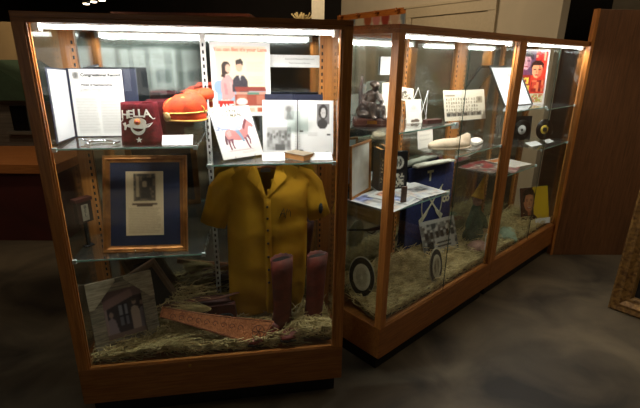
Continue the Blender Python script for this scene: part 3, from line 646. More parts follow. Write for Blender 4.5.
MB().lathe([(.001, 0), (.012, .001), (.012, .003), (.001, .004)], 18, M=T(.268, -.047, .955) @ Matrix.Diagonal((1, 1, 2.4, 1)) @ Rz(.3) @ Rx(PI/2)).build('sleeve_patch', THR, t)
hg = thing('clothes_hanger', 'wooden hanger inside the mustard shirt', 'hanger', MA @ T(.905, .295, 0))
MB().tube([(-.2, 0, 1.115), (-.1, 0, 1.15), (0, 0, 1.172), (.1, 0, 1.15), (.2, 0, 1.115)], .009, 8).build('shoulder_bar', LW, hg)
MB().tube([(0, 0, 1.172), (0, 0, 1.215), (.012, 0, 1.226), (.02, 0, 1.233)], .0022, 6).build('hook', CHROME, hg)

# ------------------------------------------------------------------ boots
BOOTL = mat('boot_leather', (112, 42, 26), .6, c2=(74, 26, 17), scale=12, bump=.2, bs=40)
def boot(label, M):
    t = thing('riding_boot', label, 'boot', M, 'pair of brown riding boots'); mb = MB()
    path = [((0, 0, .43), .064, .038), ((0, 0, .36), .060, .04), ((0, 0, .25), .052, .044), ((0, 0, .16), .047, .045), ((0, -.002, .11), .048, .046), ((0, -.008, .075), .052, .05)]
    rings = []
    for (c, ry, rx) in path:
        ring = []
        for k in range(24):
            a = 2*PI*k/24; z = c[2]+(.008*abs(math.cos(a))**2-.002 if c[2] > .42 else 0); ring.append((rx*math.cos(a), c[1]+ry*math.sin(a), z+.003*math.sin(k*3)))
        rings.append(ring)
    mb.loft(rings, False); o = mb.build('shaft', BOOTL, t); s = o.modifiers.new('s', 'SOLIDIFY'); s.thickness = .003
    fr = []
    for (y, w, h, z0) in ((.055, .02, .05, .03), (.045, .036, .075, .016), (.0, .04, .085, .014), (-.05, .038, .075, .01), (-.10, .043, .052, .008), (-.15, .045, .04, .008), (-.19, .034, .032, .01), (-.215, .014, .02, .012)):
        fr.append([(w*math.cos(2*PI*k/20), y, z0+h/2+h/2*math.sin(2*PI*k/20)) for k in range(20)])
    MB().loft(fr).build('foot', BOOTL, t)
    SOLE = mat('boot_sole', (32, 22, 16), .7)
    so_ = []
    for (y, w) in ((.06, .02), (.045, .034), (0, .036), (-.06, .032), (-.11, .044), (-.16, .045), (-.2, .03), (-.22, .012)): so_.append([(-w, y, .006), (w, y, .006), (w, y, .014), (-w, y, .014)])
    MB().loft(so_, smooth=False).build('sole', SOLE, t)
    MB().box(-.033, .033, .0, .058, -.012, .008).build('heel', SOLE, t)
    MB().tube([(.0395*math.cos(a), .0595*math.sin(a), .385) for a in [2*PI*q/24 for q in range(24)]], .0016, 6, closed=True).build('top_band', BOOTL, t)
    MB().loft([[(.034*math.cos(2*PI*k/24), .053*math.sin(2*PI*k/24), z) for k in range(24)] for z in (.408, .418)]).build('shaft_shade', mat('boot_shaft_shade', (30, 18, 14), .9), t)  # dark disc inside the shaft; the opening's shade put into its colour
    return t
boot('left brown riding boot, standing upright in the straw before the shirt', place(MA, .965, .165, .30, -1.05))
boot('right brown riding boot, tilted toward the corner post', place(MA, 1.125, .165, .30, -1.0) @ Rx(.0) @ Matrix.Rotation(-.07, 4, Vector((math.sin(-1.0), math.cos(-1.0)*-1, 0)) if False else 'X'))

# ------------------------------------------------------------------ leather pieces
TAN = mat('tooled_leather', (190, 118, 70), .5, c2=(148, 82, 44), scale=55, bump=1.0, detail=3, dist=1.6)
TANE = mat('leather_edge', (96, 50, 28), .6)
t = thing('tooled_leather_fender', 'tan tooled leather saddle fender lying across the straw', 'leather strap', MA @ T(.36, .135, .475) @ Rz(-.10) @ Ry(.22) @ Rx(-.6))
poly = [(0, -.012), (.1, -.022), (.2, -.035), (.32, -.05), (.43, -.066), (.505, -.075), (.52, -.03), (.555, .045), (.56, .06), (.46, .055), (.35, .047), (.2, .04), (.08, .04), (0, .04)]
MB().prism(poly, -.004, .004).build('skin', TAN, t, bevel=.002)
n = len(poly); cx, cz_ = .3, .0
MB().tube([(x*.97+.008, -.0045, z*.88) for x, z in poly], .0014, 5, closed=True).build('edge_stitching', TANE, t)
orn = MB()
for k in range(9):
    x = .06+.042*k; orn.tube([(x+.015*math.cos(a)*(1-a/9), -.0045, .0+.016*math.sin(a)*(1-a/9)) for a in [q*.55 for q in range(12)]], .0018, 5)
orn.tube([(.49+.03*math.cos(a), -.0045, -.005+.032*math.sin(a)) for a in [2*PI*q/18 for q in range(18)]], .002, 5, closed=True)
for q in range(6): a = q*PI/3; orn.tube([(.49, -.0045, -.005), (.49+.014*math.cos(a+.3), -.0055, -.005+.014*math.sin(a+.3)), (.49+.026*math.cos(a), -.0045, -.005+.026*math.sin(a))], .0022, 5)
orn.build('tooled_ornament', TANE, t)
OX = mat('oxblood_leather', (86, 34, 24), .5, c2=(58, 22, 16), scale=10, bump=.3)
o = sculpt('flap', [('b', -.17, .17, -.05, .05, 0, .105, Rx(0)), ('e', (0, 0, .09), (.17, .055, .035))], OX, None, None, .008, .002, 12)
t = thing('leather_saddlebag', 'dark oxblood leather saddlebag behind the tooled strap', 'bag', place(MA, .56, .30, .335, -.06) @ Ry(-.08)); o.parent = t; o.name = 'bag_body'
MB().prism([(-.17, .1), (.17, .1), (.17, .04), (.06, .02), (-.06, .02), (-.17, .04)], -.062, -.054).build('flap', OX, t, bevel=.002)
MB().tube([(-.2, -.03, .12), (-.05, -.05, .133), (.1, -.05, .14), (.2, -.03, .15)], .010, 8, flat=.5).build('strap', TANE, t)
# grain/straw broom over the bag
bun = MB()
for k in range(260):
    a = R.gauss(0, .28); L = R.uniform(.1, .2); y = R.uniform(-.02, .02); z = R.uniform(0, .025)
    bun.tube([(0, y*.3, .03+z*.2), (-L*.5, y-.01, .03+z+.1*a*.3), (-L, y*1.8-.02, .02+z+a*L*.6)], .0011, 3, cap=False)
o = bun.build('straw_whisk', STRAW, M=place(MA, .60, .19, .42, -.1)); tag(o, 'bundle of straw stems fanned over the saddlebag', 'straw bundle')
t = thing('black_spur', 'small black iron spur at the hem of the shirt', 'spur', place(MA, .66, .20, .375, .3))
MB().tube([(.045*math.cos(a), .03*math.sin(a), .012) for a in [(-.1+1.2*q/12)*PI for q in range(13)]], .007, 8).build('heel_band', BLACK, t)
MB().tube([(-.04, .0, .014), (-.075, -.012, .022)], .006).build('shank', BLACK, t); MB().lathe([(.002, -.003), (.016, -.002), (.016, .002), (.002, .003)], 8, M=T(-.08, -.012, .022) @ Rx(PI/2)).build('rowel', BLACK, t)

# ------------------------------------------------------------------ barnwood frames
BARN = mat('weathered_barnwood', (160, 144, 122), .85, c2=(104, 92, 76), scale=6, stretch=(2, 2, 16), detail=6, dist=1, bump=.6)
def barnphoto():
    cv = Canvas(60, 60, (58, 50, 56)); cv.rect(0, 0, 1, .2, (104, 82, 82)); cv.poly([(0, .2), (.72, .04), (.76, .2), (0, .4)], (126, 98, 96)); cv.rect(.05, .36, .12, 1, (140, 118, 116)); cv.rect(.38, .32, .6, .74, (44, 42, 52)); cv.rect(.39, .34, .47, .55, (118, 116, 124)).rect(.51, .34, .59, .55, (118, 116, 124)).rect(.39, .58, .47, .76, (96, 94, 104)).rect(.51, .58, .59, .76, (96, 94, 104))
    cv.poly([(.1, .95), (.12, .6), (.2, .55), (.28, .62), (.34, .95)], (128, 112, 118)).ell(.2, .5, .05, .06, (136, 112, 106)); cv.poly([(.64, .95), (.66, .45), (.74, .4), (.84, .46), (.86, .95)], (148, 128, 118)).ell(.75, .33, .05, .06, (138, 112, 104)).ell(.75, .29, .08, .02, (70, 60, 58)); cv.poly([(.84, .95), (.86, .5), (.94, .45), (1, .55), (1, .95)], (104, 94, 100)).ell(.93, .38, .045, .055, (128, 106, 98)); cv.rect(0, .9, 1, 1, (110, 90, 84)); cv.a = np.clip(cv.a*1.45, 0, 255); return cv
t = thing('barnwood_frame', 'weathered barnwood frame holding a faded family porch photograph', 'picture frame', place(MA, .205, .135, .302, .42, .26))
w, h = .30, .36
pts_o = [(-w/2, 0), (w/2, 0), (w/2, h), (-w/2, h)]
for (x0, x1, z0, z1) in ((-w/2, w/2, 0, .055), (-w/2, w/2, h-.06, h), (-w/2, -w/2+.06, .055, h-.06), (w/2-.06, w/2, .055, h-.06)): MB().box(x0, x1, 0, .022, z0, z1).build('board', BARN, t, bevel=.003)
for sx in (-1, 1): MB().prism([(sx*w/2, h), (sx*w/2, h-.13), (sx*(w/2-.02), h-.13), (sx*.02, h-.012), (sx*.02, h)], -.006, 0).build('corner_brace', mat('pale_barnwood', (196, 178, 150), .85, c2=(150, 134, 110), scale=8, stretch=(2, 2, 14), bump=.4), t)
sheet('porch_photograph', .2, .24, barnphoto(), t, T(0, .016, .06), th=.002, m=PRINTG)
t = thing('leaning_picture', 'dark brown picture frame leaning behind the barnwood frame', 'picture frame', place(MA, .33, .335, .37, .35, .15) @ Ry(-.42))
MB().frame(.24, .28, .035, .02).build('moulding', mat('brown_frame_wood', (112, 84, 60), .5), t); MB().box(-.09, .09, .012, .016, .03, .25).build('backing', DARK, t)
# small lettered block by the left glass
t = thing('lettered_block', 'small brown block with an ivory lettered plate near the left glass', 'sign', place(MA, .068, .19, ZA3, .9))
MB().box(-.006, .006, -.006, .006, 0, .12).box(-.02, .02, -.015, .015, 0, .006).build('stem', DARK, t); MB().box(-.035, .035, -.014, .014, .12, .22).build('block', mat('block_wood', (58, 36, 24), .5), t)
MB().box(-.04, .04, -.018, .018, .22, .235).build('cap', OX, t); pl_ = MB().box(-.016, .016, -.0165, -.014, .13, .205).build('plate', mat('ivory_plate', (176, 168, 146), .5), t); text('plate_lettering', 'B\nE\nL', .022, STEXT, pl_, T(0, -.0172, .186), .0002, lsp=.85)

# ================================================================== CASE B (middle)
WOODB = mat('walnut_base', (70, 34, 22), .4)
BRONZE = mat('bronze', (96, 84, 76), .35, .7, c2=(58, 50, 46), scale=20)
t = thing('bronze_figure', 'bronze figure of a crouched person with a bowed head on a wood base', 'sculpture', place(MBB, .15, .27, ZB1, -.75) @ Matrix.Scale(.86, 4))
MB().box(-.105, .105, -.075, .075, 0, .05).build('base', WOODB, t, bevel=.006)
MB().box(-.11, .11, -.08, .08, .012, .02).build('base_moulding', WOODB, t)
pl_ = MB().box(-.03, .03, -.0835, -.080, .022, .042).build('plaque', BRASS, t)
bl = [('e', (0, .0, .075), (.085, .06, .035)), ('e', (-.02, .01, .11), (.055, .05, .05)), ('e', (.04, -.01, .10), (.045, .045, .04)),
      ('t', [(-.01, .02, .10), (-.005, .018, .15), (.01, .008, .19)], [.045, .042, .036]), ('e', (.012, .005, .195), (.046, .03, .025)),
      ('t', [(.012, .003, .205), (.022, -.008, .228)], [.018, .016]), ('e', (.028, -.014, .245), (.022, .026, .028)), ('e', (.018, -.002, .255), (.03, .032, .02)),
      ('t', [(.05, .0, .192), (.064, -.03, .15), (.045, -.055, .165), (.03, -.045, .21)], [.018, .015, .012, .01]), ('t', [(-.03, .0, .192), (-.05, -.02, .15), (-.02, -.05, .13), (.02, -.055, .14)], [.018, .015, .012, .011]),
      ('t', [(-.01, .0, .10), (.0, -.06, .13), (.01, -.065, .07)], [.034, .028, .018]), ('t', [(.03, .0, .09), (.07, -.04, .115), (.075, -.05, .06)], [.032, .026, .017]), ('e', (.02, -.07, .062), (.018, .03, .012)), ('e', (.08, -.062, .06), (.016, .028, .012)),
      ('t', [(-.045, .03, .06), (-.06, .04, .2), (-.055, .045, .30)], [.02, .014, .008]), ('e', (-.05, .035, .09), (.035, .03, .04))]
sculpt('figure', bl, BRONZE, t, T(-.005, 0, -.005), .005, .0025, 60, 2)
# hanging card + white boards
tag(MB().box(-.062, .062, 0, .003, 0, .1).build('hanging_card', CARD, M=place(MBB, .455, .424, 1.595)), 'square white card fixed high on the middle case back', 'card')
tag(MB().box(-.085, .085, 0, .006, 0, .21).build('white_board', mat('cream_board', (232, 226, 208), .6, var=.03), M=place(MBB, .44, .36, ZB1, 0, .05)), 'plain cream board standing behind the bronze figure', 'board')
# two small paper cards by the group photo
cv = Canvas(30, 22, (222, 216, 196)); cv.poly([(.1, .9), (.2, .5), (.5, .2), (.6, .35), (.4, .6), (.9, .7), (.9, .85)], (90, 80, 70)); cv.speck(.15, .45, .8, .85, [(90, 80, 70), (150, 140, 120), (222, 216, 196)], 2, 2)
o = sheet('sketch_card', .115, .075, cv, None, place(MBB, .46, .285, ZB1+.112, -.25, .25) @ Ry(.15), th=.0015); tag(o, 'pale card with a dark ornament, upper one beside the wire easel', 'card')
cv = Canvas(28, 36, (238, 234, 222)); cv.lines(.2, .15, .8, .5, (160, 150, 140), 3, .4); cv.ell(.5, .35, .15, .1, (190, 180, 176), .5); cv.poly([(.3, .98), (.3, .88), (.7, .82), (.85, .9), (.8, .98)], (100, 84, 70))
o = sheet('sketch_card', .11, .128, cv, None, place(MBB, .43, .19, ZB1, -.25, .2), th=.0015); tag(o, 'white card with faint drawing standing below the ornament card', 'card')
MB_ = MB(); t = thing('display_post', 'clear post carrying the ornament card', 'stand', place(MBB, .46, .30, ZB1))
MB().box(-.02, .02, -.006, .006, 0, .004).box(-.003, .003, -.003, .003, 0, .12).box(-.02, .02, -.022, .004, .107, .111).build('post', ACR, t)
# wire easel, plinth block
t = thing('wire_easel', 'white zigzag wire easel behind the group photo sheet', 'easel', place(MBB, .53, .22, ZB1, -.3))
MB().tube([(-.075, .04, .16), (0, 0, .03), (.07, .04, .165), (.07, .04, .004), (0, -.02, .004), (-.075, .04, .004), (-.01, .03, .185), (.07, .03, .004)], .0022, 6).build('wire', WHITEM, t)
tag(MB().box(-.055, .055, -.02, .02, 0, .022).build('walnut_block', WOODB, M=place(MBB, .50, .12, ZB1, -.2)), 'small dark walnut block at the easel foot', 'block')
cv = Canvas(90, 56, (236, 226, 202)); cv.rect(.05, .16, .3, .19, (110, 100, 86))
rq = np.random.RandomState(3)
for r_ in range(4):
    for k in range(13):
        x, y = .08+.062*k+rq.uniform(-.008, .008), .29+.115*r_+rq.uniform(-.012, .012); g_ = int(rq.uniform(96, 150)); cv.ell(x, y, .014, .026, (g_, g_-8, g_-22)); cv.rect(x-.018, y+.03, x+.018, y+.05, (g_+30, g_+20, g_))
cv.rect(.82, .24, .94, .44, (168, 154, 130)); cv.ell(.88, .33, .03, .06, (120, 108, 90))
for k in range(24): x = .07+.036*k; g_ = rq.randint(40, 130); cv.ell(x, .73+rq.uniform(-.01, .01), .011, .022, (96, 86, 72)); cv.rect(x-.015, .75, x+.015, .85, (g_, g_-4, g_-12))
o = sheet('group_photo_sheet', .325, .172, cv, None, place(MBB, .742, .062, ZB1+.004, -.244, .237), th=.0015, curl=-.012); tag(o, 'cream sheet of portrait rows, curling at its corners, upper middle case', 'photograph')
t = thing('sheet_support', 'clear strip arm carrying the portrait sheet past the shelf end', 'stand', place(MBB, .742, .062, ZB1, -.244)); MB().box(-.18, .165, -.008, .02, 0, .003).build('arm', ACR, t)
card(MBB, .60, .034, ZB1-.03, .055, .036, -.2, .1, 'tiny caption tag clipped to the shelf end under the portrait sheet')
# framed picture and upright books on the lower shelf
t = thing('pale_picture_frame', 'thin gold frame around a pale picture standing in the middle case end', 'picture frame', place(MBB, .17, .325, ZB2, .30, .04))
MB().frame(.26, .30, .014, .014).build('moulding', GOLDF, t)
cv = Canvas(24, 30, (206, 200, 186)); cv.speck(.1, .1, .9, .9, [(214, 210, 198), (196, 190, 176), (204, 198, 184)], 5, 4); cv.poly([(.2, .9), (.5, .4), (.8, .9)], (180, 176, 166), .5); sheet('picture', .236, .276, cv, t, T(0, .011, .012), th=.002)
BK = mat('black_cloth', (22, 20, 20), .6)
def book(label, M, w, h, d, mm, group=None, spine=None):
    t = thing('book', label, 'book', M, group); MB().box(-w/2+.002, w/2-.002, .003, d-.003, .002, h-.003).build('pages', TANP, t); MB().box(-w/2, w/2, 0, .002, 0, h).box(-w/2, -w/2+.002, .002, d, 0, h).box(w/2-.002, w/2, .002, d, 0, h).build('cover', mm, t)
    if spine: sheet('spine_label', w*.7, h*.6, spine, t, T(0, -.0006, h*.2), th=.001)
    return t
cv = Canvas(8, 40, (30, 26, 24)); cv.speck(.2, .05, .8, .95, [(30, 26, 24), (190, 170, 130), (60, 50, 40)], 2, 2)
book('dark book with a lettered spine, nearest the pale frame', place(MBB, .295, .29, ZB2, -.5), .028, .25, .11, BK, spine=cv)
book('olive grey book between the dark spine and black book', place(MBB, .335, .285, ZB2, -.5), .026, .262, .11, mat('olive_cloth', (112, 104, 84), .7))
cv = Canvas(40, 72, (26, 22, 22)); cv.ell(.5, .28, .3, .17, (196, 190, 176)).ell(.5, .28, .18, .11, (60, 56, 52)); cv.rect(.44, .16, .56, .4, (196, 190, 176)); cv.rect(.35, .25, .65, .31, (120, 112, 100)); cv.speck(.15, .56, .85, .92, [(26, 22, 22), (206, 200, 182), (180, 170, 150)], 8, 3)
t = thing('black_book', 'black book with a pale round emblem and lettering, middle case', 'book', place(MBB, .40, .25, ZB2, -.42, .05)); MB().box(-.06, .06, 0, .02, 0, .232).build('volume', BK, t); sheet('front_print', .116, .228, cv, t, T(0, -.0005, .002), th=.001)
# newspapers spread on lower shelf
def paper_stack(M, u, v, z, items, group, labels):
    for k, (du, dv, w, h, yaw, cv) in enumerate(items):
        o = sheet('newspaper' if 'newspaper' in labels[k] else 'magazine', w, h, cv, None, M @ T(u+du, v+dv, z+.0022*k+.0015) @ Rz(yaw) @ Rx(-PI/2) @ T(0, 0, -h/2), th=.0015); tag(o, labels[k], 'newspaper' if 'newspaper' in labels[k] else 'magazine', group)
def news(seed, cols=None, blocks=()):
    cv = Canvas(44, 36, (214, 212, 208)); cv.speck(.05, .3, .95, .95, [(214, 212, 208), (196, 190, 186), (206, 176, 158), (168, 172, 190), (120, 116, 116)], seed, 5, .7); cv.lines(.05, .1, .95, .95, (130, 128, 128), 2, .3, seed)
    for (x0, y0, x1, y1, c) in blocks: cv.rect(x0, y0, x1, y1, c); cv.speck(x0, y0, x1, y1, [c, tuple(min(255, q+40) for q in c), tuple(q*.6 for q in c)], seed, 3)
    return cv
paper_stack(MBB, .28, .2, ZB2, [(-.08, -.02, .30, .30, .1, news(1, blocks=((.1, .05, .5, .3, (110, 120, 170)), (.55, .5, .8, .8, (90, 90, 94))))), (.14, .04, .28, .28, -.2, news(2, blocks=((.1, .1, .6, .5, (196, 120, 96)), (.65, .2, .9, .6, (120, 110, 110))))), (.03, -.01, .26, .24, .25, news(4, blocks=((.2, .1, .8, .3, (206, 140, 110)), (.1, .5, .4, .8, (140, 150, 190))))), (.19, -.04, .24, .25, -.1, news(6, blocks=((.3, .3, .8, .6, (120, 116, 116)),)))],
    'newspapers on the middle case shelf', ['folded newspaper with a blue heading, closest to the case end', 'newspaper with an orange photo at the back of the shelf', 'newspaper lying slanted in the middle of the shelf pile', 'topmost newspaper toward the navy banner'])
t = tag(MB().box(-.016, .016, -.004, .004, 0, .088).build('brown_tag', mat('tag_brown', (96, 76, 64), .7), M=place(MBB, .225, .075, ZB2+.008, -.4)), 'small upright brown tag on the spread newspapers', 'tag')
# navy banner with crossed rifles
NB = mat('navy_wool', (30, 40, 92), .8, c2=(22, 30, 72), scale=50)
BUFF = mat('buff_stitching', (196, 190, 160), .7)
t = thing('navy_banner', 'navy panel with pale crossed rifles and the number 18', 'banner', place(MBB, .97, .375, .41, -.10, .02))
MB().box(-.24, .24, 0, .01, 0, .58).build('field', NB, t)
gun = [(-.19, -.012), (-.1, -.016), (-.06, -.006), (.16, -.004), (.16, .004), (-.06, .008), (-.1, .012), (-.17, .026)]
for a in (.85, PI-.85): MB().prism(gun, -.004, -.001, M=T(.02, 0, .30) @ Ry(-a) @ (Matrix() if a < 1.5 else Matrix.Scale(-1, 4, (0, 0, 1)))).build('rifle', BUFF, t)
text('banner_lettering', '18', .11, BUFF, t, T(.14, -.001, .33) @ Ry(PI/2), .001, bold=.002); text('banner_lettering', 'T', .1, BUFF, t, T(-.02, -.001, .47), .001, bold=.004); text('banner_lettering', 'T', .06, BUFF, t, T(-.03, -.001, .08), .001, bold=.002)
for s_ in (-1, 1): MB().tube([(.02+s_*.11*math.cos(a), -.002, .3+.17*math.sin(a)) for a in [-.6+.15*k for k in range(9)]], .004, 6).build('arc_trim', BUFF, t)
o = sculpt('folded_white_cloth', [('b', -.2, .2, -.03, .03, 0, .016), ('b', -.18, .12, -.034, .02, .012, .026)], mat('off_white_cloth', (206, 200, 184), .8), None, place(MBB, .97, .375, .992, -.10), .008, .003, 14); tag(o, 'folded off-white cloth lying over the top of the navy banner', 'cloth')
# tan cap on its shelf
CAPM = mat('tan_cotton', (204, 184, 156), .85, var=.06, scale=30, bump=.2)
t = thing('tan_cap', 'tan garrison cap lying flat in the middle case', 'hat', place(MBB, .80, .17, ZB3, -.35))
sculpt('crown', [('e', (0, 0, .035), (.15, .075, .034)), ('e', (-.07, 0, .03), (.09, .06, .028)), ('t', [(.08, .0, .03), (.12, .0, .06), (.135, .0, .095)], [.05, .04, .012])], CAPM, t, None, .007, .003, 10)
MB().tube([(.15*math.cos(a), .076*math.sin(a), .018) for a in [2*PI*k/32 for k in range(32)]], .006, 6, closed=True).build('band', CAPM, t)
o = sculpt('white_gloves', [('b', -.07, .07, -.04, .04, 0, .02), ('e', (.03, 0, .022), (.06, .035, .014)), ('e', (-.05, .01, .018), (.035, .03, .014))], mat('white_cotton', (232, 226, 212), .8), None, place(MBB, 1.10, .17, ZB3+.002, .2), .005, .003, 20); tag(o, 'folded white cotton pieces right of the tan cap', 'cloth')
o = sheet('white_note', .15, .13, Canvas(16, 14, (232, 228, 216)).lines(.15, .2, .85, .8, step=3, al=.2), None, place(MBB, .73, .30, ZB3, -.07, .16), th=.0015); tag(o, 'white note card standing behind the tan cap', 'card')
# straw floor items middle case
cv = Canvas(64, 50, (150, 148, 140)); cv.speck(0, 0, 1, 1, [(86, 84, 80), (130, 128, 122), (176, 172, 162), (110, 108, 104)], 12, 4); cv.rect(0, 0, 1, .1, (184, 180, 170)); cv.poly([(.3, .95), (.35, .5), (.9, .45), (.95, .9)], (190, 186, 176)); cv.rect(.4, .62, .8, .66, (70, 68, 66)).rect(.4, .72, .8, .76, (70, 68, 66)); 
for k in range(6): cv.ell(.14+.15*k, .26+.05*(k % 2), .04, .06, (196, 190, 178)); cv.rect(.1+.15*k, .32, .18+.15*k, .5, (60, 58, 56))
cv.poly([(.1, 1), (.13, .6), (.3, .58), (.3, 1)], (54, 52, 50))
o = sheet('soldiers_photograph', .34, .265, cv, None, place(MBB, .985, .245, .345, -.21, .36), th=.003, m=PRINTG); tag(o, 'large black and white group photograph leaning in the straw', 'photograph')
OVR = mat('plaque_dark', (34, 28, 26), .5); OVC = mat('plaque_cream', (190, 180, 152), .6)
def plaque(label, M, rx, rz):
    t = thing('oval_plaque', label, 'plaque', M, 'oval plaques in the straw')
    def oval(f, y0, y1): return [(rx*f*math.cos(2*PI*k/28), rz+rz*f*math.sin(2*PI*k/28)) for k in range(28)], y0, y1
    MB().prism(*oval(1, 0, .006)).build('back_plate', OVC, t); MB().prism(*oval(.95, -.003, 0)).build('dark_rim', OVR, t); MB().prism(*oval(.66, -.005, -.003)).build('cream_centre', OVC, t)
    g = MB()
    for k in range(5): g.tube([(rx*.45*math.cos(a)*(.3+.15*k), -.0055, rz+rz*.5*math.sin(a)*(.3+.15*k)) for a in [2*PI*q/16 for q in range(16)]], .001, 4, closed=True)
    g.build('engraving', mat('plaque_line', (140, 126, 96), .6), t)
plaque('oval plaque with dark rim at the end corner of the middle case', place(MBB, .105, .22, .355, -.9, .12) @ Ry(-.12), .076, .125)
plaque('oval plaque with dark rim before the leaning group photograph', place(MBB, .655, .07, .31, .08, .12) @ Ry(-.1), .078, .122)
# dark wooden-handled tool on a ledge hook at the end of case
t = thing('holstered_pistol', 'long dark handled implement resting on a clear stand by the case end', 'implement', place(MBB, .13, .24, .0, -.9))
MB().box(-.1, .1, -.02, .02, .405, .409).box(-.006, .006, -.006, .006, .405, .75).box(-.02, .02, -.02, .02, .75, .753).build('clear_stand', ACR, t)
MB().tube([(-.11, 0, .758), (-.02, 0, .764), (.03, 0, .772), (.07, 0, .785), (.1, 0, .81)], [.006, .008, .014, .016, .012], 10, flat=.7).build('handle', BLACK, t)
MB().tube([(.0, 0, .76), (.03, 0, .745), (.05, 0, .765)], .004).build('guard', BLACK, t)

# ================================================================== CASE C (rear)
t = thing('black_framed_sheet', 'white sheet in a slim black frame leaning in the rear case', 'picture frame', place(MC, .512, .19, ZC1, -.167, .56))
MB().frame(.355, .332, .012, .014).build('moulding', BK, t); cv = Canvas(30, 30, (232, 238, 240)); cv.ell(.55, .22, .05, .05, (170, 170, 172)); cv.lines(.2, .4, .8, .85, step=3, al=.12); sheet('sheet', .335, .312, cv, t, T(0, .01, .01), th=.002); MB().box(-.01, .01, .02, .13, 0, .006).build('strut', BK, t)
cv = Canvas(100, 120, (232, 226, 222)); cv.rect(.05, .03, .95, .97, (206, 56, 40)); cv.rect(.05, .03, .6, .46, (96, 66, 92)); cv.speck(.6, .04, .94, .2, [(214, 50, 40), (240, 180, 140), (190, 30, 30)], 4, 6); cv.rect(.05, .44, .5, .78, (150, 40, 36))
cv.poly([(.1, .24), (.1, .1), (.2, .05), (.4, .05), (.52, .1), (.52, .2), (.44, .13), (.2, .14), (.16, .26)], (34, 20, 30)); cv.poly([(.16, .24), (.19, .14), (.42, .13), (.47, .2), (.45, .3), (.36, .37), (.26, .36), (.18, .3)], (222, 170, 172)); cv.poly([(.34, .14), (.47, .2), (.45, .3), (.38, .36)], (176, 118, 134)); cv.rect(.21, .2, .29, .215, (50, 26, 40)).rect(.35, .2, .43, .215, (50, 26, 40)); cv.poly([(.31, .2), (.34, .27), (.29, .27)], (186, 128, 138)); cv.ell(.33, .31, .06, .01, (150, 40, 56)); cv.poly([(.05, .46), (.1, .36), (.26, .35), (.4, .38), (.5, .46)], (120, 64, 96))
cv.poly([(.48, .34), (.5, .24), (.6, .2), (.76, .2), (.86, .26), (.86, .36), (.8, .29), (.56, .3)], (56, 20, 20)); cv.poly([(.52, .32), (.56, .28), (.8, .28), (.84, .36), (.8, .46), (.7, .52), (.6, .5), (.53, .42)], (240, 160, 116)); cv.poly([(.72, .28), (.84, .36), (.8, .46), (.7, .52)], (208, 110, 78)); cv.rect(.56, .35, .64, .365, (70, 26, 24)).rect(.7, .35, .78, .365, (70, 26, 24)); cv.poly([(.66, .35), (.69, .42), (.63, .42)], (206, 116, 84)); cv.ell(.67, .455, .06, .01, (150, 30, 36))
for (x, y) in ((.08, .47), (.28, .5), (.12, .62), (.32, .64)): cv.ell(x+.08, y+.06, .085, .058, (242, 204, 80)); cv.ell(x+.08, y+.06, .035, .026, (150, 44, 40)); cv.rect(x+.13, y, x+.17, y+.12, (242, 204, 80))
cv.speck(.54, .55, .95, .76, [(150, 34, 30), (110, 24, 26), (206, 70, 50), (226, 120, 80)], 5, 7); cv.rect(.05, .79, .95, .97, (216, 212, 178)); cv.speck(.08, .81, .92, .95, [(216, 212, 178), (170, 164, 80), (200, 110, 80), (216, 212, 178)], 6, 4)
t = sheet('film_poster', .36, .43, cv, None, place(MC, .83, .27, ZC3, -.35, .05), th=.003, m=PRINTG); tag(t, 'colourful red film poster with two faces, rear case top', 'poster')
RED = lambda s: (lambda cv: (cv.speck(0, 0, 1, 1, [(150, 76, 70), (126, 106, 94), (186, 172, 158), (84, 76, 72)], s, 4), cv.rect(.1, .05, .9, .25, (150, 54, 54)))[1])(Canvas(30, 36, (190, 170, 160)))
labs = ['red magazine at the far left of the rear case shelf', 'grey and red magazine in the middle of the rear case shelf', 'magazine with a red title nearest the shelf front, rear case', 'orange topped magazine at the right of the rear case shelf']
paper_stack(MC, .32, .2, ZC2, [(-.16, .06, .2, .26, .1, RED(1)), (0, .06, .2, .26, -.1, RED(2)), (-.06, -.04, .2, .25, .25, RED(3)), (.16, .0, .22, .27, -.15, Canvas(30, 36, (222, 214, 200)).lines(.1, .4, .9, .9).rect(.05, .05, .95, .3, (206, 120, 60)))], 'magazines on the rear case shelf', labs)
VINYL = mat('black_vinyl', (14, 13, 14), .22, scale=5)
def record(label, M, r, lc, hole):
    t = thing('vinyl_record', label, 'record', M, 'small vinyl records'); X = T(0, 0, r) @ Rx(PI/2)
    MB().lathe([(.004, -.0008), (r, -.0008), (r, .0008), (.004, .0008)], 48, M=X).build('disc', VINYL, t)
    g = MB()
    for k in range(5): rr_ = r*(.5+.1*k); g.tube([(rr_*math.cos(a), -.0009, r+rr_*math.sin(a)) for a in [2*PI*q/40 for q in range(40)]], .0004, 4, closed=True)
    g.build('grooves', VINYL, t)
    MB().lathe([(.004, .0009), (r*.45, .0009), (r*.45, .0014), (.004, .0014)], 32, M=X).build('label', lc, t); MB().lathe([(.001, .0014), (hole, .0014), (hole, .0018), (.001, .0018)], 20, M=X).build('centre_hole', DARK, t)
    MB().box(-r*.5, r*.5, .002, .03, 0, .006).build('stand', ACR, t)
tag(MB().box(-.12, .12, 0, .003, 0, .2).build('record_sleeve', BK, M=place(MC, .93, .335, ZC4, -.45, .08)), 'black paper sleeve standing behind the white-label record', 'record sleeve')
record('black record with a white label, rear case', place(MC, .93, .315, ZC4, -.45, .08), .088, CARD, .012)
record('black record with a yellow label, rear case', place(MC, 1.11, .2, ZC4, -.45, .08), .088, mat('yellow_label', (206, 170, 50), .6), .02)
card(MC, .78, .12, ZC4, .17, .06, -.1, 1.2, 'white caption strip lying before the white-label record')
card(MC, 1.02, .10, ZC4, .12, .05, -.1, 1.2, 'white caption strip lying before the yellow-label record')
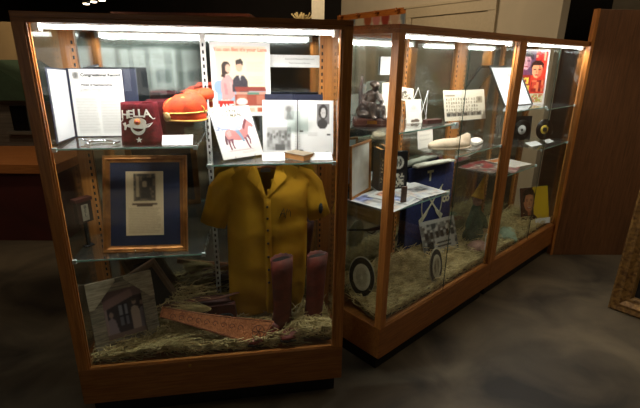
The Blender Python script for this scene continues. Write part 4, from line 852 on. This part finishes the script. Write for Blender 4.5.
# yellow album
cv = Canvas(90, 90, (236, 196, 44)); cv.rect(0, 0, .46, 1, (74, 44, 30)); cv.poly([(.02, 1), (.06, .84), (.2, .76), (.44, .76), (.56, .86), (.6, 1)], (44, 30, 32)); cv.rect(.24, .66, .38, .8, (170, 104, 70)); cv.ell(.31, .42, .19, .27, (206, 134, 92)); cv.ell(.36, .45, .12, .2, (222, 154, 108))
cv.poly([(.1, .4), (.1, .2), (.18, .06), (.34, .02), (.48, .08), (.53, .22), (.5, .34), (.46, .22), (.34, .2), (.2, .22), (.15, .4)], (30, 20, 18)); cv.rect(.2, .335, .28, .35, (50, 30, 24)).rect(.35, .335, .43, .35, (50, 30, 24)); cv.ell(.24, .38, .025, .012, (60, 38, 30)).ell(.39, .38, .025, .012, (60, 38, 30)); cv.poly([(.32, .38), (.35, .5), (.29, .5)], (188, 116, 78)); cv.ell(.32, .575, .085, .028, (160, 70, 60)).ell(.32, .568, .065, .014, (240, 226, 210))
o = sheet('yellow_record_album', .315, .315, cv, None, place(MC, 1.06, .13, .305, -.42, .27), th=.004, m=PRINTG); tag(o, 'yellow record album with a dark-haired smiling face, rear case floor', 'record album')
card(MC, 1.04, .055, .315, .16, .05, -.42, .3, 'white caption card in front of the yellow album')
# green/yellow doll-like bundle, pennant, folded garments
GRN = mat('green_cloth', (52, 74, 50), .8, scale=16, bump=.2); PNK = mat('pink_cloth', (186, 138, 122), .8); YEL = mat('yellow_felt', (214, 160, 40), .8)
t = thing('green_costume_doll', 'dark green cloth figure with a tall yellow pointed hat, rear case', 'doll', place(MC, .20, .27, .312, -.3))
sculpt('body', [('e', (0, 0, .06), (.10, .06, .07)), ('t', [(0, 0, .05), (.0, 0, .2), (.0, 0, .3)], [.07, .055, .035]), ('t', [(0, 0, .27), (-.07, -.02, .2), (-.11, -.04, .14)], [.03, .026, .018]), ('t', [(0, 0, .27), (.06, -.03, .19), (.08, -.05, .12)], [.03, .026, .018])], GRN, t, None, .008, .003, 14)
sculpt('head', [('e', (0, 0, .34), (.036, .036, .042)), ('e', (0, -.034, .335), (.008, .01, .008))], PNK, t, None, .005, 0)
MB().lathe([(.05, 0), (.044, .01), (.026, .08), (.003, .17)], 20, M=T(0, 0, .365) @ Ry(.25)).build('pointed_hat', YEL, t)
o = sculpt('pink_garment', [('e', (0, 0, .03), (.12, .07, .03)), ('e', (-.05, 0, .05), (.06, .05, .03))], PNK, None, place(MC, .10, .17, .305, .2), .008, .004, 14); tag(o, 'crumpled pink garment at the foot of the green figure', 'garment')
t = thing('pink_blossom', 'pale pink artificial blossom on a white wire stem', 'flower', place(MC, .20, .10, .30))
for k in range(6): a = k*PI/3; MB().lathe([(.002, -.004), (.02, 0), (.002, .004)], 12, M=T(.03*math.cos(a), 0, .15+.03*math.sin(a)), sx=1.2).build('petal', PNK, t)
MB().tube([(0, .003, .15), (-.05, .01, .17), (-.14, .0, .15), (-.17, -.02, .06), (-.16, -.02, 0)], .0022, 6).build('stem', WHITEM, t)
o = sculpt('pale_green_garment', [('b', -.13, .13, -.07, .07, 0, .03), ('e', (-.03, 0, .035), (.1, .06, .022)), ('e', (.07, 0, .03), (.06, .06, .02))], mat('pale_green_cloth', (150, 168, 142), .8), None, place(MC, .55, .15, .305, .5), .008, .004, 12); tag(o, 'folded pale green garment left of the yellow album', 'garment')
o = sculpt('rust_garment', [('b', -.1, .1, -.05, .05, 0, .02), ('e', (-.0, 0, .022), (.09, .045, .016))], mat('rust_cloth', (160, 84, 62), .8), None, place(MC, .52, .27, .315, .3), .008, .003, 12); tag(o, 'folded rust garment behind the pale green one', 'garment')

# ------------------------------------------------------------------ room light
def area(name, loc, rot, sx, sy, e, c):
    l = bpy.data.lights.new(name, 'AREA'); l.shape = 'RECTANGLE'; l.size = sx; l.size_y = sy; l.energy = e; l.color = c
    o = bpy.data.objects.new(name, l); COL.objects.link(o); o.location = loc; o.rotation_euler = rot; return o
def spot(name, loc, tgt, e, ang, c, blend=.6, r=.06):
    l = bpy.data.lights.new(name, 'SPOT'); l.energy = e; l.spot_size = ang; l.spot_blend = blend; l.color = c; l.shadow_soft_size = r
    o = bpy.data.objects.new(name, l); COL.objects.link(o); o.location = loc; o.rotation_euler = (Vector(tgt)-Vector(loc)).to_track_quat('-Z', 'Y').to_euler(); return o
WARM = (1, .78, .52)
wa = area('wall_wash_light', (-.9, 5.0, 3.3), (0, 0, 0), 2.2, .5, 55, WARM); wa.rotation_euler = (Vector((1.5, 6.6, 1.9))-wa.location).to_track_quat('-Z', 'Y').to_euler()
spot('bench_spot', (-2.8, 3.2, 3.4), (-3.0, 4.6, .9), 60, 1.3, WARM)
spot('right_wall_fill_spot', (4.0, 2.2, 3.4), (6.0, 3.2, 1.5), 160, 1.3, (1, .88, .7))  # added unseen lamp; brightens this wall for the middle case's mirror
spot('backdrop_fill_spot', (-3.0, 4.4, 3.3), (-3.9, 5.8, 1.6), 90, 1.2, WARM)  # unseen lamp put in to lift the dark backdrop
spot('board_fill_spot', (-1.0, .2, 3.4), (-1.25, -1.5, 1.55), 950, .85, (1, .95, .88))  # invented lamp behind the camera so the boards show bright in the mirrors
area('floor_fill', (2.6, 2.0, 3.5), (0, 0, 0), 1.5, 2.5, 24, (1, .82, .6))  # no known fixture here; added fill for the floor and wood panel
area('floor_fill', (-3.2, 1.6, 3.5), (0, 0, 0), 1.5, 1.5, 12, (1, .8, .58))  # second added fill, brightening the left floor
spot('frame_fill_spot', (1.2, 1.2, 3.4), (2.6, 2.4, .6), 26, .9, WARM)  # extra lamp without a visible source, added to bring out the gilt
wl = bpy.data.worlds.new('World'); S.world = wl; wl.use_nodes = True; wl.node_tree.nodes['Background'].inputs[0].default_value = (.6, .55, .5, 1); wl.node_tree.nodes['Background'].inputs[1].default_value = .01

# ------------------------------------------------------------------ camera
cam = bpy.data.cameras.new('camera'); co = bpy.data.objects.new('camera', cam); COL.objects.link(co)
cam.sensor_width = 36; cam.lens = 441.2149*36/640; cam.clip_start = .02
pitch, roll = .3226, .0144
fw = Vector((0, math.cos(pitch), -math.sin(pitch))); up = Vector((0, math.sin(pitch), math.cos(pitch))); rt = Vector((1, 0, 0))
r2 = rt*math.cos(roll)+up*math.sin(roll); u2 = -rt*math.sin(roll)+up*math.cos(roll)
co.matrix_basis = Matrix(((r2.x, u2.x, -fw.x, 0), (r2.y, u2.y, -fw.y, 0), (r2.z, u2.z, -fw.z, 1.6906), (0, 0, 0, 1)))
S.camera = co
S.view_settings.view_transform = 'Standard'; S.view_settings.look = 'None'; S.view_settings.exposure = 0; S.view_settings.gamma = 1; S.view_settings.use_curve_mapping = False
S.cycles.max_bounces = 10; S.cycles.transparent_max_bounces = 32; S.cycles.sample_clamp_indirect = 6
